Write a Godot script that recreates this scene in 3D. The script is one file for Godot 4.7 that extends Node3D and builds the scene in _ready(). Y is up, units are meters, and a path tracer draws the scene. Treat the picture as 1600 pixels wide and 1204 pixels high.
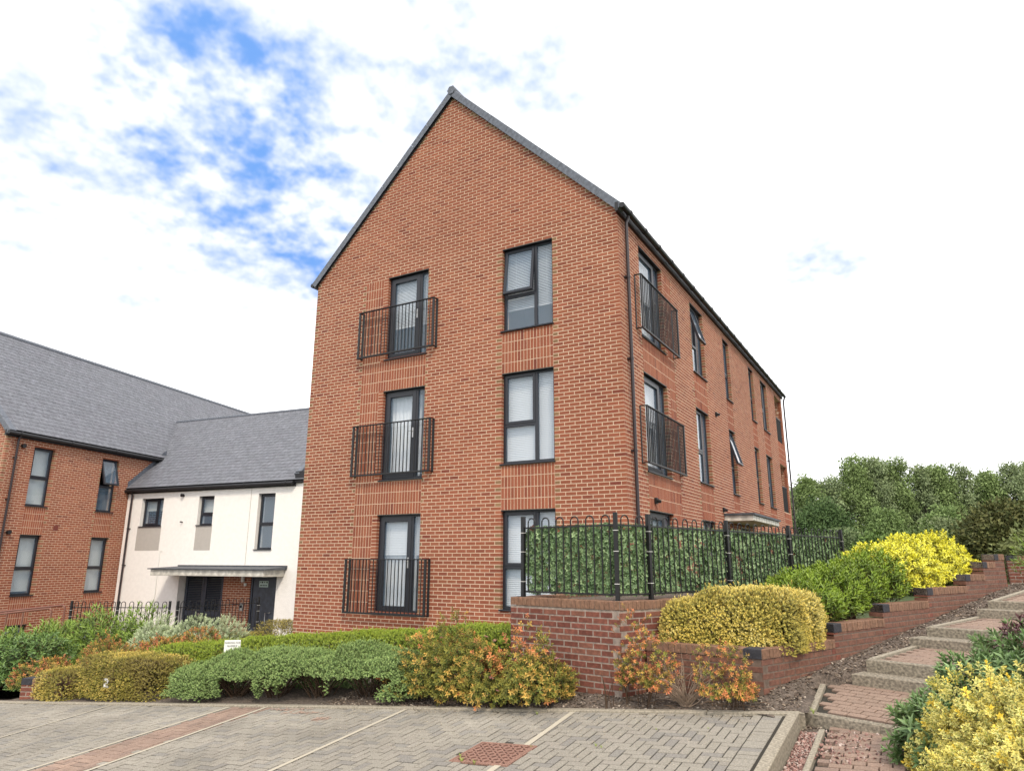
extends Node3D
# Brick apartment block on a sloping site: camera, sky and light first, then the setting, the buildings, walls, fences, plants and small things.

const EYE := Vector3(4.527, 1.1135, 12.0706)
var cam: Camera3D
var rng := RandomNumberGenerator.new()
var noise := FastNoiseLite.new()
var M := {}
var used := {}
var tex_cache := {}

# ---------------------------------------------------------------- mesh collector
class MB:
	var v := PackedVector3Array()
	var n := PackedVector3Array()
	var c := PackedColorArray()
	var ix := PackedInt32Array()

	func tri_n(a: Vector3, b: Vector3, d: Vector3, na: Vector3, nb: Vector3, nd: Vector3, ca: Color, cb: Color, cd: Color) -> void:
		var k := v.size()
		v.append(a); v.append(b); v.append(d)
		n.append(na); n.append(nb); n.append(nd)
		c.append(ca); c.append(cb); c.append(cd)
		ix.append(k); ix.append(k + 1); ix.append(k + 2)

	func tri(a: Vector3, b: Vector3, d: Vector3, col: Color) -> void:
		var nn := (d - a).cross(b - a).normalized()
		tri_n(a, b, d, nn, nn, nn, col, col, col)

	# corners clockwise as seen from the front
	func quad(a: Vector3, b: Vector3, d: Vector3, e: Vector3, col: Color) -> void:
		var nn := (d - a).cross(b - a).normalized()
		var k := v.size()
		v.append(a); v.append(b); v.append(d); v.append(e)
		n.append(nn); n.append(nn); n.append(nn); n.append(nn)
		c.append(col); c.append(col); c.append(col); c.append(col)
		ix.append(k); ix.append(k + 1); ix.append(k + 2)
		ix.append(k); ix.append(k + 2); ix.append(k + 3)

	# a box between two corners of the frame xf (x right, y up, z towards the viewer)
	func box(xf: Transform3D, p: Vector3, q: Vector3, col: Color, back := true) -> void:
		var a := xf * Vector3(p.x, p.y, q.z); var b := xf * Vector3(p.x, q.y, q.z)
		var d := xf * Vector3(q.x, q.y, q.z); var e := xf * Vector3(q.x, p.y, q.z)
		var a2 := xf * Vector3(p.x, p.y, p.z); var b2 := xf * Vector3(p.x, q.y, p.z)
		var d2 := xf * Vector3(q.x, q.y, p.z); var e2 := xf * Vector3(q.x, p.y, p.z)
		quad(a, b, d, e, col)
		quad(a2, b2, b, a, col)
		quad(e, d, d2, e2, col)
		quad(b, b2, d2, d, col)
		quad(a2, a, e, e2, col)
		if back:
			quad(e2, d2, b2, a2, col)

	# a box whose front edges are chamfered by g
	func brick(xf: Transform3D, p: Vector3, q: Vector3, g: float, col: Color) -> void:
		var f := [Vector3(p.x + g, p.y + g, q.z), Vector3(p.x + g, q.y - g, q.z), Vector3(q.x - g, q.y - g, q.z), Vector3(q.x - g, p.y + g, q.z)]
		var m := [Vector3(p.x, p.y, q.z - g), Vector3(p.x, q.y, q.z - g), Vector3(q.x, q.y, q.z - g), Vector3(q.x, p.y, q.z - g)]
		var r := [Vector3(p.x, p.y, p.z), Vector3(p.x, q.y, p.z), Vector3(q.x, q.y, p.z), Vector3(q.x, p.y, p.z)]
		quad(xf * f[0], xf * f[1], xf * f[2], xf * f[3], col)
		for i in 4:
			var j := (i + 1) % 4
			quad(xf * m[i], xf * m[j], xf * f[j], xf * f[i], col)
			quad(xf * r[i], xf * r[j], xf * m[j], xf * m[i], col)

	# a round bar along a line of points
	func tube(pts: PackedVector3Array, r0: float, r1: float, sides: int, col: Color, caps := true) -> void:
		var m := pts.size()
		var start := v.size()
		for i in m:
			var t := (pts[mini(i + 1, m - 1)] - pts[maxi(i - 1, 0)]).normalized()
			var h := Vector3.UP if absf(t.y) < 0.9 else Vector3.RIGHT
			var sx := t.cross(h).normalized()
			var sy := sx.cross(t).normalized()
			var r := lerpf(r0, r1, float(i) / maxf(1.0, m - 1))
			for k in sides:
				var a := TAU * k / sides
				var o := sx * cos(a) + sy * sin(a)
				v.append(pts[i] + o * r); n.append(o); c.append(col)
		for i in m - 1:
			for k in sides:
				var k2 := (k + 1) % sides
				var p0 := start + i * sides + k; var p1 := start + i * sides + k2
				var p2 := p0 + sides; var p3 := p1 + sides
				ix.append(p0); ix.append(p1); ix.append(p3)
				ix.append(p0); ix.append(p3); ix.append(p2)
		if caps:
			for e in 2:
				var base := start + (m - 1) * sides * e
				var nn := (pts[m - 1] - pts[m - 2]).normalized() if e == 1 else (pts[0] - pts[1]).normalized()
				var k0 := v.size()
				for k in sides:
					v.append(v[base + k]); n.append(nn); c.append(col)
				for k in range(1, sides - 1):
					if e == 1:
						ix.append(k0); ix.append(k0 + k); ix.append(k0 + k + 1)
					else:
						ix.append(k0); ix.append(k0 + k + 1); ix.append(k0 + k)

	# a pointed leaf folded along its midrib, from o along d, facing up u
	func leaf(o: Vector3, d: Vector3, u: Vector3, length: float, width: float, c_mid: Color, c_edge: Color, bend := 0.12) -> void:
		var s := d.cross(u).normalized()
		var w := s.cross(d).normalized()
		var mid := o + d * length * 0.45 + w * length * bend
		var tip := o + d * length - w * length * bend * 0.6
		var l := o + d * length * 0.42 - s * width * 0.5 + w * (length * bend + width * 0.16)
		var r := o + d * length * 0.42 + s * width * 0.5 + w * (length * bend + width * 0.16)
		var nl := (w + s * 0.35).normalized()
		var nr := (w - s * 0.35).normalized()
		tri_n(o, l, mid, nl, nl, nl, c_mid, c_edge, c_mid)
		tri_n(l, tip, mid, nl, nl, nl, c_edge, c_edge, c_mid)
		tri_n(mid, tip, r, nr, nr, nr, c_mid, c_edge, c_edge)
		tri_n(o, mid, r, nr, nr, nr, c_mid, c_mid, c_edge)

	func mesh() -> ArrayMesh:
		var am := ArrayMesh.new()
		if v.is_empty():
			return am
		var a := []
		a.resize(Mesh.ARRAY_MAX)
		a[Mesh.ARRAY_VERTEX] = v
		a[Mesh.ARRAY_NORMAL] = n
		a[Mesh.ARRAY_COLOR] = c
		a[Mesh.ARRAY_INDEX] = ix
		am.add_surface_from_arrays(Mesh.PRIMITIVE_TRIANGLES, a)
		return am

# ---------------------------------------------------------------- small helpers
const W := Color(1, 1, 1)

func S(r: float, g: float, b: float) -> Color:   # a colour as read on a screen, in linear values
	return Color(r / 255.0, g / 255.0, b / 255.0).srgb_to_linear()

func vary(col: Color, amount: float) -> Color:
	var k := 1.0 + rng.randf_range(-amount, amount)
	return Color(col.r * k, col.g * k, col.b * k)

func numbered(called: String) -> String:
	if not used.has(called):
		used[called] = 0
		return called
	used[called] += 1
	return "%s_%03d" % [called, used[called]]

func thing(called: String, label: String, category: String, at := Vector3.ZERO, group := "") -> Node3D:
	var o := Node3D.new()
	o.name = numbered(called)
	add_child(o)
	o.position = at
	o.set_meta("label", label)
	o.set_meta("category", category)
	if group != "":
		o.set_meta("group", group)
	return o

func structure(called: String, mb: MB, mat: Material) -> MeshInstance3D:
	var o := MeshInstance3D.new()
	o.name = numbered(called)
	if mb != null:
		o.mesh = mb.mesh()
		o.material_override = mat
	add_child(o)
	o.set_meta("kind", "structure")
	return o

func part(parent: Node, called: String, mb: MB, mat: Material, stuff := false) -> MeshInstance3D:
	var o := MeshInstance3D.new()
	o.name = called
	o.mesh = mb.mesh()
	o.material_override = mat
	if stuff:
		o.set_meta("kind", "stuff")
	parent.add_child(o, true)
	return o

func shared(parent: Node, called: String, mesh: Mesh, mat: Material, xf: Transform3D) -> MeshInstance3D:
	var o := MeshInstance3D.new()
	o.name = called
	o.mesh = mesh
	o.material_override = mat
	o.transform = xf
	parent.add_child(o, true)
	return o

func copies(parent: Node, called: String, mesh: Mesh, mat: Material, xfs: Array, cols: PackedColorArray, stuff := false) -> MultiMeshInstance3D:
	var mm := MultiMesh.new()
	mm.transform_format = MultiMesh.TRANSFORM_3D
	mm.use_colors = true
	mm.mesh = mesh
	mm.instance_count = xfs.size()
	for i in xfs.size():
		mm.set_instance_transform(i, xfs[i])
		mm.set_instance_color(i, cols[i])
	var o := MultiMeshInstance3D.new()
	o.name = called
	o.multimesh = mm
	o.material_override = mat
	if stuff:
		o.set_meta("kind", "stuff")
	parent.add_child(o, true)
	return o

func keys(x: float, k: Array) -> float:   # straight lines through [x, value] pairs
	if x <= k[0][0]:
		return k[0][1]
	for i in range(1, k.size()):
		if x <= k[i][0]:
			return lerpf(k[i - 1][1], k[i][1], (x - k[i - 1][0]) / (k[i][0] - k[i - 1][0]))
	return k[k.size() - 1][1]

func frame(o: Vector3, along: Vector3) -> Transform3D:   # x along, y up, z outwards
	var x := Vector3(along.x, 0, along.z).normalized()
	return Transform3D(Basis(x, Vector3.UP, x.cross(Vector3.UP)), o)

# share of the picture a point takes: 0 outside the frame, else falling with distance
func seen(p: Vector3) -> float:
	var q := cam.global_transform.affine_inverse() * p
	if q.z > -0.5:
		return 0.0
	if absf(q.x / q.z) > 0.75 or absf(q.y / q.z) > 0.57:
		return 0.0
	return 1.0 / p.distance_to(EYE)

# ---------------------------------------------------------------- textures and materials
func grain(key: String, sd: int, freq: float, lo: float, hi: float, oct := 4, size := 512) -> ImageTexture:
	if tex_cache.has(key):
		return tex_cache[key]
	var f := FastNoiseLite.new()
	f.seed = sd
	f.frequency = freq
	f.noise_type = FastNoiseLite.TYPE_SIMPLEX_SMOOTH
	f.fractal_octaves = oct
	var im: Image = f.get_seamless_image(size, size, false, false, 0.15, true)
	im.convert(Image.FORMAT_L8)
	var d := im.get_data()
	for i in d.size():
		d[i] = int(255.0 * lerpf(lo, hi, d[i] / 255.0))
	im = Image.create_from_data(size, size, false, Image.FORMAT_L8, d)
	im.convert(Image.FORMAT_RGB8)
	tex_cache[key] = ImageTexture.create_from_image(im)
	return tex_cache[key]

func bumps(key: String, sd: int, freq: float, strength: float, oct := 4, size := 512) -> ImageTexture:
	if tex_cache.has(key):
		return tex_cache[key]
	var f := FastNoiseLite.new()
	f.seed = sd
	f.frequency = freq
	f.fractal_octaves = oct
	var im: Image = f.get_seamless_image(size, size)
	im.convert(Image.FORMAT_RGBA8)
	im.bump_map_to_normal_map(strength)
	tex_cache[key] = ImageTexture.create_from_image(im)
	return tex_cache[key]

func mat(called: String, col: Color, rough: float, tex: Texture2D = null, scale := 1.0, nrm: Texture2D = null, nstr := 0.5, vertex := true) -> StandardMaterial3D:
	var m := StandardMaterial3D.new()
	m.resource_name = called
	m.albedo_color = col.linear_to_srgb()
	m.roughness = rough
	m.vertex_color_use_as_albedo = vertex
	if tex != null or nrm != null:
		m.uv1_triplanar = true
		m.uv1_world_triplanar = true
		m.uv1_scale = Vector3.ONE * scale
	if tex != null:
		m.albedo_texture = tex
	if nrm != null:
		m.normal_enabled = true
		m.normal_texture = nrm
		m.normal_scale = nstr
	M[called] = m
	return m

func make_materials() -> void:
	var fine := grain("fine", 11, 0.06, 0.72, 1.0, 5)
	var blot := grain("blot", 12, 0.012, 0.70, 1.0, 5)
	var rough_n := bumps("rough", 13, 0.12, 6.0, 4)
	var soft_n := bumps("soft", 14, 0.03, 5.0, 5)
	mat("brick", W, 0.92, fine, 4.0, rough_n, 0.7)
	mat("mortar", S(240, 210, 182), 0.95, fine, 3.0, rough_n, 0.6)
	mat("old_mortar", S(172, 156, 144), 0.95, blot, 2.0, rough_n, 0.6)
	mat("dark_mortar", S(128, 110, 98), 0.95, blot, 2.0, rough_n, 0.6)
	mat("old_brick", W, 0.9, blot, 2.4, rough_n, 0.7)
	mat("plaster", S(205, 200, 192), 0.9)
	mat("frame", S(31, 34, 43), 0.42)
	mat("black_metal", S(17, 17, 20), 0.5)
	mat("fascia", S(27, 27, 31), 0.5)
	mat("pipe", S(44, 36, 40), 0.4)
	mat("verge", S(108, 114, 126), 0.45, blot, 1.6)
	mat("slate", W, 0.62, blot, 0.9, rough_n, 0.35)
	mat("render", S(246, 242, 238), 0.93, grain("render", 31, 0.02, 0.965, 1.0, 5), 0.5, rough_n, 0.35)
	mat("grey_render", S(184, 178, 172), 0.93, grain("render", 31, 0.02, 0.965, 1.0, 5), 0.5, rough_n, 0.35)
	mat("canopy_white", S(226, 222, 212), 0.6, blot, 0.7)
	mat("canopy_grey", S(88, 92, 100), 0.6, blot, 0.7)
	mat("door_grey", S(64, 70, 84), 0.45, blot, 0.8)
	mat("steel", S(190, 190, 190), 0.28)
	M["steel"].metallic = 0.9
	mat("blind", S(222, 225, 228), 0.7)
	mat("roller", S(196, 200, 196), 0.8)
	mat("room", S(150, 146, 140), 0.9)
	mat("white_plastic", S(230, 230, 226), 0.5)
	mat("sign_green", S(176, 196, 190), 0.6)
	mat("print", S(28, 32, 40), 0.7)
	mat("concrete", S(186, 176, 158), 0.93, grain("conc", 21, 0.03, 0.62, 1.0, 6), 1.6, rough_n, 0.7)
	mat("step_concrete", S(200, 188, 168), 0.95, grain("stepc", 22, 0.03, 0.42, 1.0, 6), 1.6, rough_n, 0.9)
	mat("block", W, 0.9, grain("blockt", 23, 0.05, 0.68, 1.0, 5), 1.7, rough_n, 0.7)
	mat("sand", S(62, 58, 50), 0.97, fine, 2.0, rough_n, 0.8)
	mat("line_paint", S(214, 204, 184), 0.85, grain("paint", 24, 0.09, 0.68, 1.0, 5), 2.2, rough_n, 0.6)
	mat("orange_paint", S(206, 176, 158), 0.9, grain("paint", 24, 0.09, 0.68, 1.0, 5), 2.2)
	mat("stud_iron", S(116, 76, 64), 0.85, grain("rust", 25, 0.03, 0.5, 1.0, 6), 2.5)
	mat("iron", S(186, 142, 124), 0.8, grain("rust", 25, 0.03, 0.5, 1.0, 6), 2.5, rough_n, 1.0)
	mat("soil", S(142, 127, 115), 0.98, grain("soilt", 26, 0.03, 0.45, 1.0, 6), 1.2, bumps("soiln", 27, 0.06, 14.0, 5), 1.0)
	mat("tarmac", S(118, 112, 106), 0.96, fine, 3.0, rough_n, 0.9)
	mat("grass", S(74, 92, 44), 0.97, blot, 0.3, soft_n, 0.6)
	mat("stone", W, 0.9, fine, 5.0)
	mat("bark", W, 0.95, fine, 3.0, rough_n, 0.8)
	mat("handrail", S(118, 78, 66), 0.5)
	mat("litter", S(226, 224, 222), 0.5)
	mat("leaf", W, 0.5)
	M["leaf"].backlight_enabled = true
	M["leaf"].backlight = Color(0.16, 0.18, 0.08)
	mat("matt_leaf", W, 0.75)
	M["matt_leaf"].backlight_enabled = true
	M["matt_leaf"].backlight = Color(0.14, 0.15, 0.09)
	mat("far_leaf", W, 0.8)
	M["far_leaf"].backlight_enabled = true
	M["far_leaf"].backlight = Color(0.2, 0.22, 0.1)
	var g := StandardMaterial3D.new()
	g.resource_name = "glass"
	g.albedo_color = Color(0.62, 0.74, 0.86, 0.2)
	g.transparency = BaseMaterial3D.TRANSPARENCY_ALPHA
	g.roughness = 0.02
	g.metallic_specular = 0.7
	M["glass"] = g

# ---------------------------------------------------------------- camera, sky, sun
func set_view() -> void:
	cam = Camera3D.new()
	cam.name = "camera"
	add_child(cam)
	var yaw := -0.5224259
	var pitch := 0.2465916
	var roll := 0.0024921
	var fw := Vector3(sin(yaw) * cos(pitch), sin(pitch), -cos(yaw) * cos(pitch))
	var rt := Vector3(cos(yaw), 0, sin(yaw))
	var up := rt.cross(fw)
	var r2 := rt * cos(roll) + up * sin(roll)
	var u2 := up * cos(roll) - rt * sin(roll)
	cam.transform = Transform3D(Basis(r2, u2, -fw), EYE)
	cam.fov = 57.969
	cam.near = 0.05
	cam.far = 2000.0
	cam.current = true

	var we := WorldEnvironment.new()
	we.name = "environment"
	var env := Environment.new()
	env.background_mode = Environment.BG_SKY
	env.tonemap_mode = Environment.TONE_MAPPER_LINEAR
	env.tonemap_exposure = 1.74
	env.sdfgi_enabled = true
	env.ssao_enabled = true
	env.ssil_enabled = true
	var sky := Sky.new()
	var pan := PanoramaSkyMaterial.new()
	pan.panorama = cloudy_sky(3072, 1536)
	sky.sky_material = pan
	env.sky = sky
	env.background_energy_multiplier = 0.84
	we.environment = env
	add_child(we)

	var sun := DirectionalLight3D.new()
	sun.name = "sun"
	add_child(sun)
	sun.look_at_from_position(Vector3(0.62, 0.98, 0.66) * 50.0, Vector3.ZERO)
	sun.light_color = Color(1.0, 0.95, 0.87)
	sun.light_energy = 0.5
	sun.light_angular_distance = 10.0
	sun.shadow_enabled = true

# white broken cloud with a band of blue gaps; the same field of cloud all the way round
func cloudy_sky(w: int, h: int) -> ImageTexture:
	var big := FastNoiseLite.new()
	big.seed = 5; big.frequency = 0.9; big.fractal_octaves = 3
	var puff := FastNoiseLite.new()
	puff.seed = 8; puff.frequency = 5.6; puff.fractal_octaves = 6; puff.fractal_gain = 0.62
	var d := PackedFloat32Array()
	d.resize(w * h * 3)
	# middles of the gaps in the cloud: direction, radius, depth
	var gaps := [
		[Vector3(-0.70, 0.58, -0.42), 0.07, 0.30], [Vector3(-0.70, 0.53, -0.48), 0.08, 0.42], [Vector3(-0.685, 0.475, -0.55), 0.08, 0.42], [Vector3(-0.655, 0.41, -0.635), 0.075, 0.38],
		[Vector3(-0.60, 0.60, -0.52), 0.25, 0.30], [Vector3(-0.82, 0.46, -0.35), 0.22, 0.25], [Vector3(-0.10, 0.375, -0.92), 0.05, 0.38], [Vector3(-0.01, 0.37, -0.93), 0.045, 0.34],
		[Vector3(-0.38, 0.66, -0.64), 0.16, 0.24], [Vector3(0.55, 0.62, 0.56), 0.25, 0.40], [Vector3(-0.5, 0.7, 0.5), 0.25, 0.5], [Vector3(0.75, 0.5, -0.42), 0.2, 0.45],
	]
	var blue := Color(0.14, 0.30, 0.66)
	for y in h:
		var el := (0.5 - (y + 0.5) / h) * PI
		for x in w:
			var i := (y * w + x) * 3
			if el < -0.02:
				d[i] = 0.30; d[i + 1] = 0.29; d[i + 2] = 0.27
				continue
			# column x of a Godot panorama looks towards this azimuth
			var az := (x + 0.5) / w * TAU
			var dir := Vector3(sin(az) * cos(el), sin(el), -cos(az) * cos(el))
			var p := dir / (0.22 + maxf(dir.y, 0.0)) * 1.0
			var cover := 1.06 + 0.12 * big.get_noise_3dv(p * 0.9)
			var gap := 0.0
			for g in gaps:
				var gd: Vector3 = g[0]
				var a: float = dir.distance_to(gd) / g[1]
				if a < 2.2:
					gap += g[2] * exp(-a * a * 0.8)
			gap = minf(gap, 0.60)
			cover -= gap
			cover += (0.26 + 1.15 * gap) * (puff.get_noise_3dv(p) + 0.35 * puff.get_noise_3dv(p * 3.3))
			cover += 0.25 * clampf((0.30 - dir.y) / 0.3, 0.0, 1.0)
			var t := smoothstep(-0.05, 1.0, cover)
			var bright := 0.86 + 0.5 * smoothstep(0.75, 1.2, cover)
			d[i] = lerpf(blue.r, bright, t)
			d[i + 1] = lerpf(blue.g, bright, t)
			d[i + 2] = lerpf(blue.b, bright * 1.01, t)
	var im := Image.create_from_data(w, h, false, Image.FORMAT_RGBF, d.to_byte_array())
	return ImageTexture.create_from_image(im)

# ---------------------------------------------------------------- brickwork
var brick_cache := {}

func brick_col(kind: int) -> Color:
	# 0 stretcher, 1 header end, 2 soldier
	var r := rng.randf()
	if kind == 1 and r < 0.75:
		return vary(S(158, 122, 88), 0.16)
	if r < 0.70:
		return vary(S(170, 99, 73), 0.07)
	if r < 0.88:
		return vary(S(178, 108, 80), 0.10)
	if r < 0.985:
		return vary(S(158, 88, 66), 0.08)
	return vary(S(142, 74, 58), 0.10)

func old_brick_col(kind: int) -> Color:
	if kind == 3:
		return vary(S(62, 60, 68), 0.12)
	if kind == 2:
		return vary(S(150, 114, 92), 0.15)
	var r := rng.randf()
	if r < 0.6:
		return vary(S(140, 84, 69), 0.11)
	if r < 0.85:
		return vary(S(126, 72, 60), 0.11)
	return vary(S(150, 98, 80), 0.10)

# bricks laid in courses over the rectangle or gable of o, in the frame xf; each record: [u0, v0, u1, v1, kind]
func lay(o: Dictionary) -> Array:
	var out := []
	var v0: float = o.v0
	var v1: float = o.v1
	var holes: Array = o.get("holes", [])
	var panels: Array = o.get("panels", [])
	var blocked := holes + panels
	var phase: float = o.get("phase", 0.0)
	var a_first: bool = o.get("a_first", true)
	var i := 0
	var v := v0
	while v < v1 - 0.03:
		var mid := v + 0.0375
		var l: float = o.u0
		var r: float = o.u1
		if o.has("apex") and mid > o.eave:
			var t: float = (mid - o.eave) / (o.apex - o.eave)
			l = lerpf(o.u0, o.mid, t)
			r = lerpf(o.u1, o.mid, t)
		var even := (i % 2 == 0) == a_first
		# at a corner every other course stops short: the end of the other wall's brick shows there
		var high: bool = o.has("apex") and mid > o.eave
		if o.get("corner_u1", false) and not even and not high:
			r -= 0.1125
		if o.get("corner_u0", false) and not even and not high:
			l += 0.1125
		var spans := [[l, r]]
		for b in blocked:
			if mid > b[2] and mid < b[3]:
				var next := []
				for s in spans:
					if b[0] > s[0]:
						next.append([s[0], minf(s[1], b[0])])
					if b[1] < s[1]:
						next.append([maxf(s[0], b[1]), s[1]])
				spans = next.filter(func(s): return s[1] - s[0] > 0.02)
		var off: float = phase + (0.0 if even else 0.1125)
		for s in spans:
			var cuts := [s[0]]
			var k := ceilf((s[0] - off) / 0.225)
			while off + k * 0.225 < s[1]:
				var cx: float = off + k * 0.225
				if cx - cuts[-1] > 0.055 and s[1] - cx > 0.055:
					cuts.append(cx)
				k += 1.0
			cuts.append(s[1])
			for j in cuts.size() - 1:
				var b0: float = cuts[j] + (0.0072 if j > 0 else 0.0)
				var b1: float = cuts[j + 1] - (0.0072 if j < cuts.size() - 2 else 0.0)
				var edge := j == 0 or j == cuts.size() - 2
				out.append([b0, v + 0.0070, b1, minf(v + 0.0680, v1), 1 if (edge and b1 - b0 < 0.135) else 0])
		i += 1
		v += 0.075
	for p in panels:
		var rows := maxi(1, roundi((p[3] - p[2]) / 0.225))
		var rh: float = (p[3] - p[2]) / rows
		var cols := maxi(1, roundi((p[1] - p[0]) / 0.075))
		var cw: float = (p[1] - p[0]) / cols
		for rr in rows:
			for cc in cols:
				out.append([p[0] + cc * cw + 0.0055, p[2] + rr * rh + 0.006, p[0] + (cc + 1) * cw - 0.0055, p[2] + (rr + 1) * rh - 0.006, 2])
	return out

# a wall sheet with openings and reveals; the bricks stand 4 mm proud of it
func sheet(mb: MB, inner: MB, xf: Transform3D, o: Dictionary, thick: float) -> void:
	var holes: Array = o.get("holes", [])
	var us := [o.u0, o.u1]
	var top: float = o.get("eave", o.v1)
	var vs := [o.v0, top]
	for h in holes:
		us.append(h[0] - 0.003); us.append(h[1] + 0.003)
		vs.append(maxf(o.v0, h[2] - 0.003)); vs.append(h[3] + 0.003)
	us.sort(); vs.sort()
	for i in us.size() - 1:
		for j in vs.size() - 1:
			if us[i + 1] - us[i] < 1e-4 or vs[j + 1] - vs[j] < 1e-4:
				continue
			var mu: float = (us[i] + us[i + 1]) * 0.5
			var mv: float = (vs[j] + vs[j + 1]) * 0.5
			var open := false
			for h in holes:
				if mu > h[0] and mu < h[1] and mv > h[2] and mv < h[3]:
					open = true
			if open:
				continue
			var z := -0.0028
			mb.quad(xf * Vector3(us[i], vs[j], z), xf * Vector3(us[i], vs[j + 1], z), xf * Vector3(us[i + 1], vs[j + 1], z), xf * Vector3(us[i + 1], vs[j], z), W)
			if inner != null:
				z = -thick
				inner.quad(xf * Vector3(us[i + 1], vs[j], z), xf * Vector3(us[i + 1], vs[j + 1], z), xf * Vector3(us[i], vs[j + 1], z), xf * Vector3(us[i], vs[j], z), W)
	if o.has("apex"):
		mb.tri(xf * Vector3(o.u0, top, -0.004), xf * Vector3(o.mid, o.apex, -0.004), xf * Vector3(o.u1, top, -0.004), W)
		if inner != null:
			inner.tri(xf * Vector3(o.u1, top, -thick), xf * Vector3(o.mid, o.apex, -thick), xf * Vector3(o.u0, top, -thick), W)
	for h in holes:
		var a: float = h[0] - 0.003; var b: float = h[1] + 0.003
		var c: float = maxf(o.v0, h[2] - 0.003); var d: float = h[3] + 0.003
		var f := -0.004
		var k := -thick
		mb.quad(xf * Vector3(a, c, f), xf * Vector3(a, c, k), xf * Vector3(a, d, k), xf * Vector3(a, d, f), W)
		mb.quad(xf * Vector3(b, d, f), xf * Vector3(b, d, k), xf * Vector3(b, c, k), xf * Vector3(b, c, f), W)
		mb.quad(xf * Vector3(a, d, f), xf * Vector3(a, d, k), xf * Vector3(b, d, k), xf * Vector3(b, d, f), W)
		mb.quad(xf * Vector3(a, c, k), xf * Vector3(a, c, f), xf * Vector3(b, c, f), xf * Vector3(b, c, k), W)

func brick_mesh(w: float, h: float, depth: float, g: float, col: Color) -> ArrayMesh:
	var mb := MB.new()
	mb.brick(Transform3D.IDENTITY, Vector3(-w / 2, -h / 2, -depth), Vector3(w / 2, h / 2, 0), g, col)
	return mb.mesh()

# o: see lay(); singles: how many bricks become parts of their own. Adds under owner: the wall sheet called `called`, its bricks and the joined rest.
func brick_wall(owner_node: Node3D, called: String, xf: Transform3D, o: Dictionary, singles := 0) -> MeshInstance3D:
	var mb := MB.new()
	var inner := MB.new()
	var thick: float = o.get("thick", 0.3)
	sheet(mb, inner, xf, o, thick)
	var old: bool = o.get("old", false)
	var wall := part(owner_node, called, mb, M[o.get("mortar", "old_mortar" if old else "mortar")])
	if o.get("inner", true):
		part(wall, "inner_face", inner, M["plaster"])
	var bm: Material = M["old_brick"] if old else M["brick"]
	var bricks := lay(o)
	if o.has("extra"):
		bricks += o.extra
	var depth: float = o.get("depth", 0.1)
	var g := 0.004 if old else 0.003
	var order := []
	var gx := owner_node.transform * xf
	for i in bricks.size():
		var b: Array = bricks[i]
		var whole := absf(b[2] - b[0] - 0.2106) < 0.004 and absf(b[3] - b[1] - 0.061) < 0.004
		if whole and singles > 0:
			var s := seen(gx * Vector3((b[0] + b[2]) / 2, (b[1] + b[3]) / 2, 0))
			if s > 0.0 and not (o.has("hide") and o.hide.call(b)):
				order.append([s, i])
	order.sort_custom(func(p, q): return p[0] > q[0])
	var single := {}
	for k in mini(singles, order.size()):
		single[order[k][1]] = true
	var rest := MB.new()
	for i in bricks.size():
		var b: Array = bricks[i]
		var jig := rng.randf_range(-0.0012, 0.0012)
		if single.has(i):
			var variant := rng.randi() % 9
			var key := "%s%d" % [("brown" if o.has("mortar") else "old") if old else "new", variant]
			if not brick_cache.has(key):
				brick_cache[key] = brick_mesh(0.2106, 0.061, depth, g, (old_brick_col(0).lerp(S(134, 104, 88), 0.5) if o.has("mortar") else old_brick_col(0)) if old else brick_col(0))
			shared(wall, "brick", brick_cache[key], bm, xf * Transform3D(Basis.IDENTITY, Vector3((b[0] + b[2]) / 2, (b[1] + b[3]) / 2, jig)))
		else:
			var col: Color = old_brick_col(b[4]) if old else brick_col(b[4])
			if o.has("mortar") and b[4] == 0:
				col = col.lerp(S(134, 104, 88), 0.5)
			col *= 1.0 + 0.16 * noise.get_noise_3d(b[0] * 9.0, b[1] * 22.0, xf.origin.x * 7.0)
			rest.brick(xf, Vector3(b[0], b[1], -depth), Vector3(b[2], b[3], jig), g, col)
	part(wall, "brickwork", rest, bm, true)
	return wall

# ---------------------------------------------------------------- windows, balconies, pipes
func bar(mb: MB, xf: Transform3D, a: float, b: float, c: float, d: float, z0: float, z1: float) -> void:   # u from a to b, v from c to d
	mb.brick(xf, Vector3(a, c, z0), Vector3(b, d, z1), 0.004, W)

func ring(mb: MB, xf: Transform3D, a: float, b: float, c: float, d: float, t: float, z0: float, z1: float) -> void:
	bar(mb, xf, a, a + t, c, d, z0, z1)
	bar(mb, xf, b - t, b, c, d, z0, z1)
	bar(mb, xf, a + t, b - t, d - t, d, z0, z1)
	bar(mb, xf, a + t, b - t, c, c + t, z0, z1)

func pane(parent: Node, xf: Transform3D, a: float, b: float, c: float, d: float, z: float) -> void:
	var mb := MB.new()
	mb.quad(xf * Vector3(a, c, z), xf * Vector3(a, d, z), xf * Vector3(b, d, z), xf * Vector3(b, c, z), W)
	part(parent, "pane", mb, M["glass"])

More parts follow.
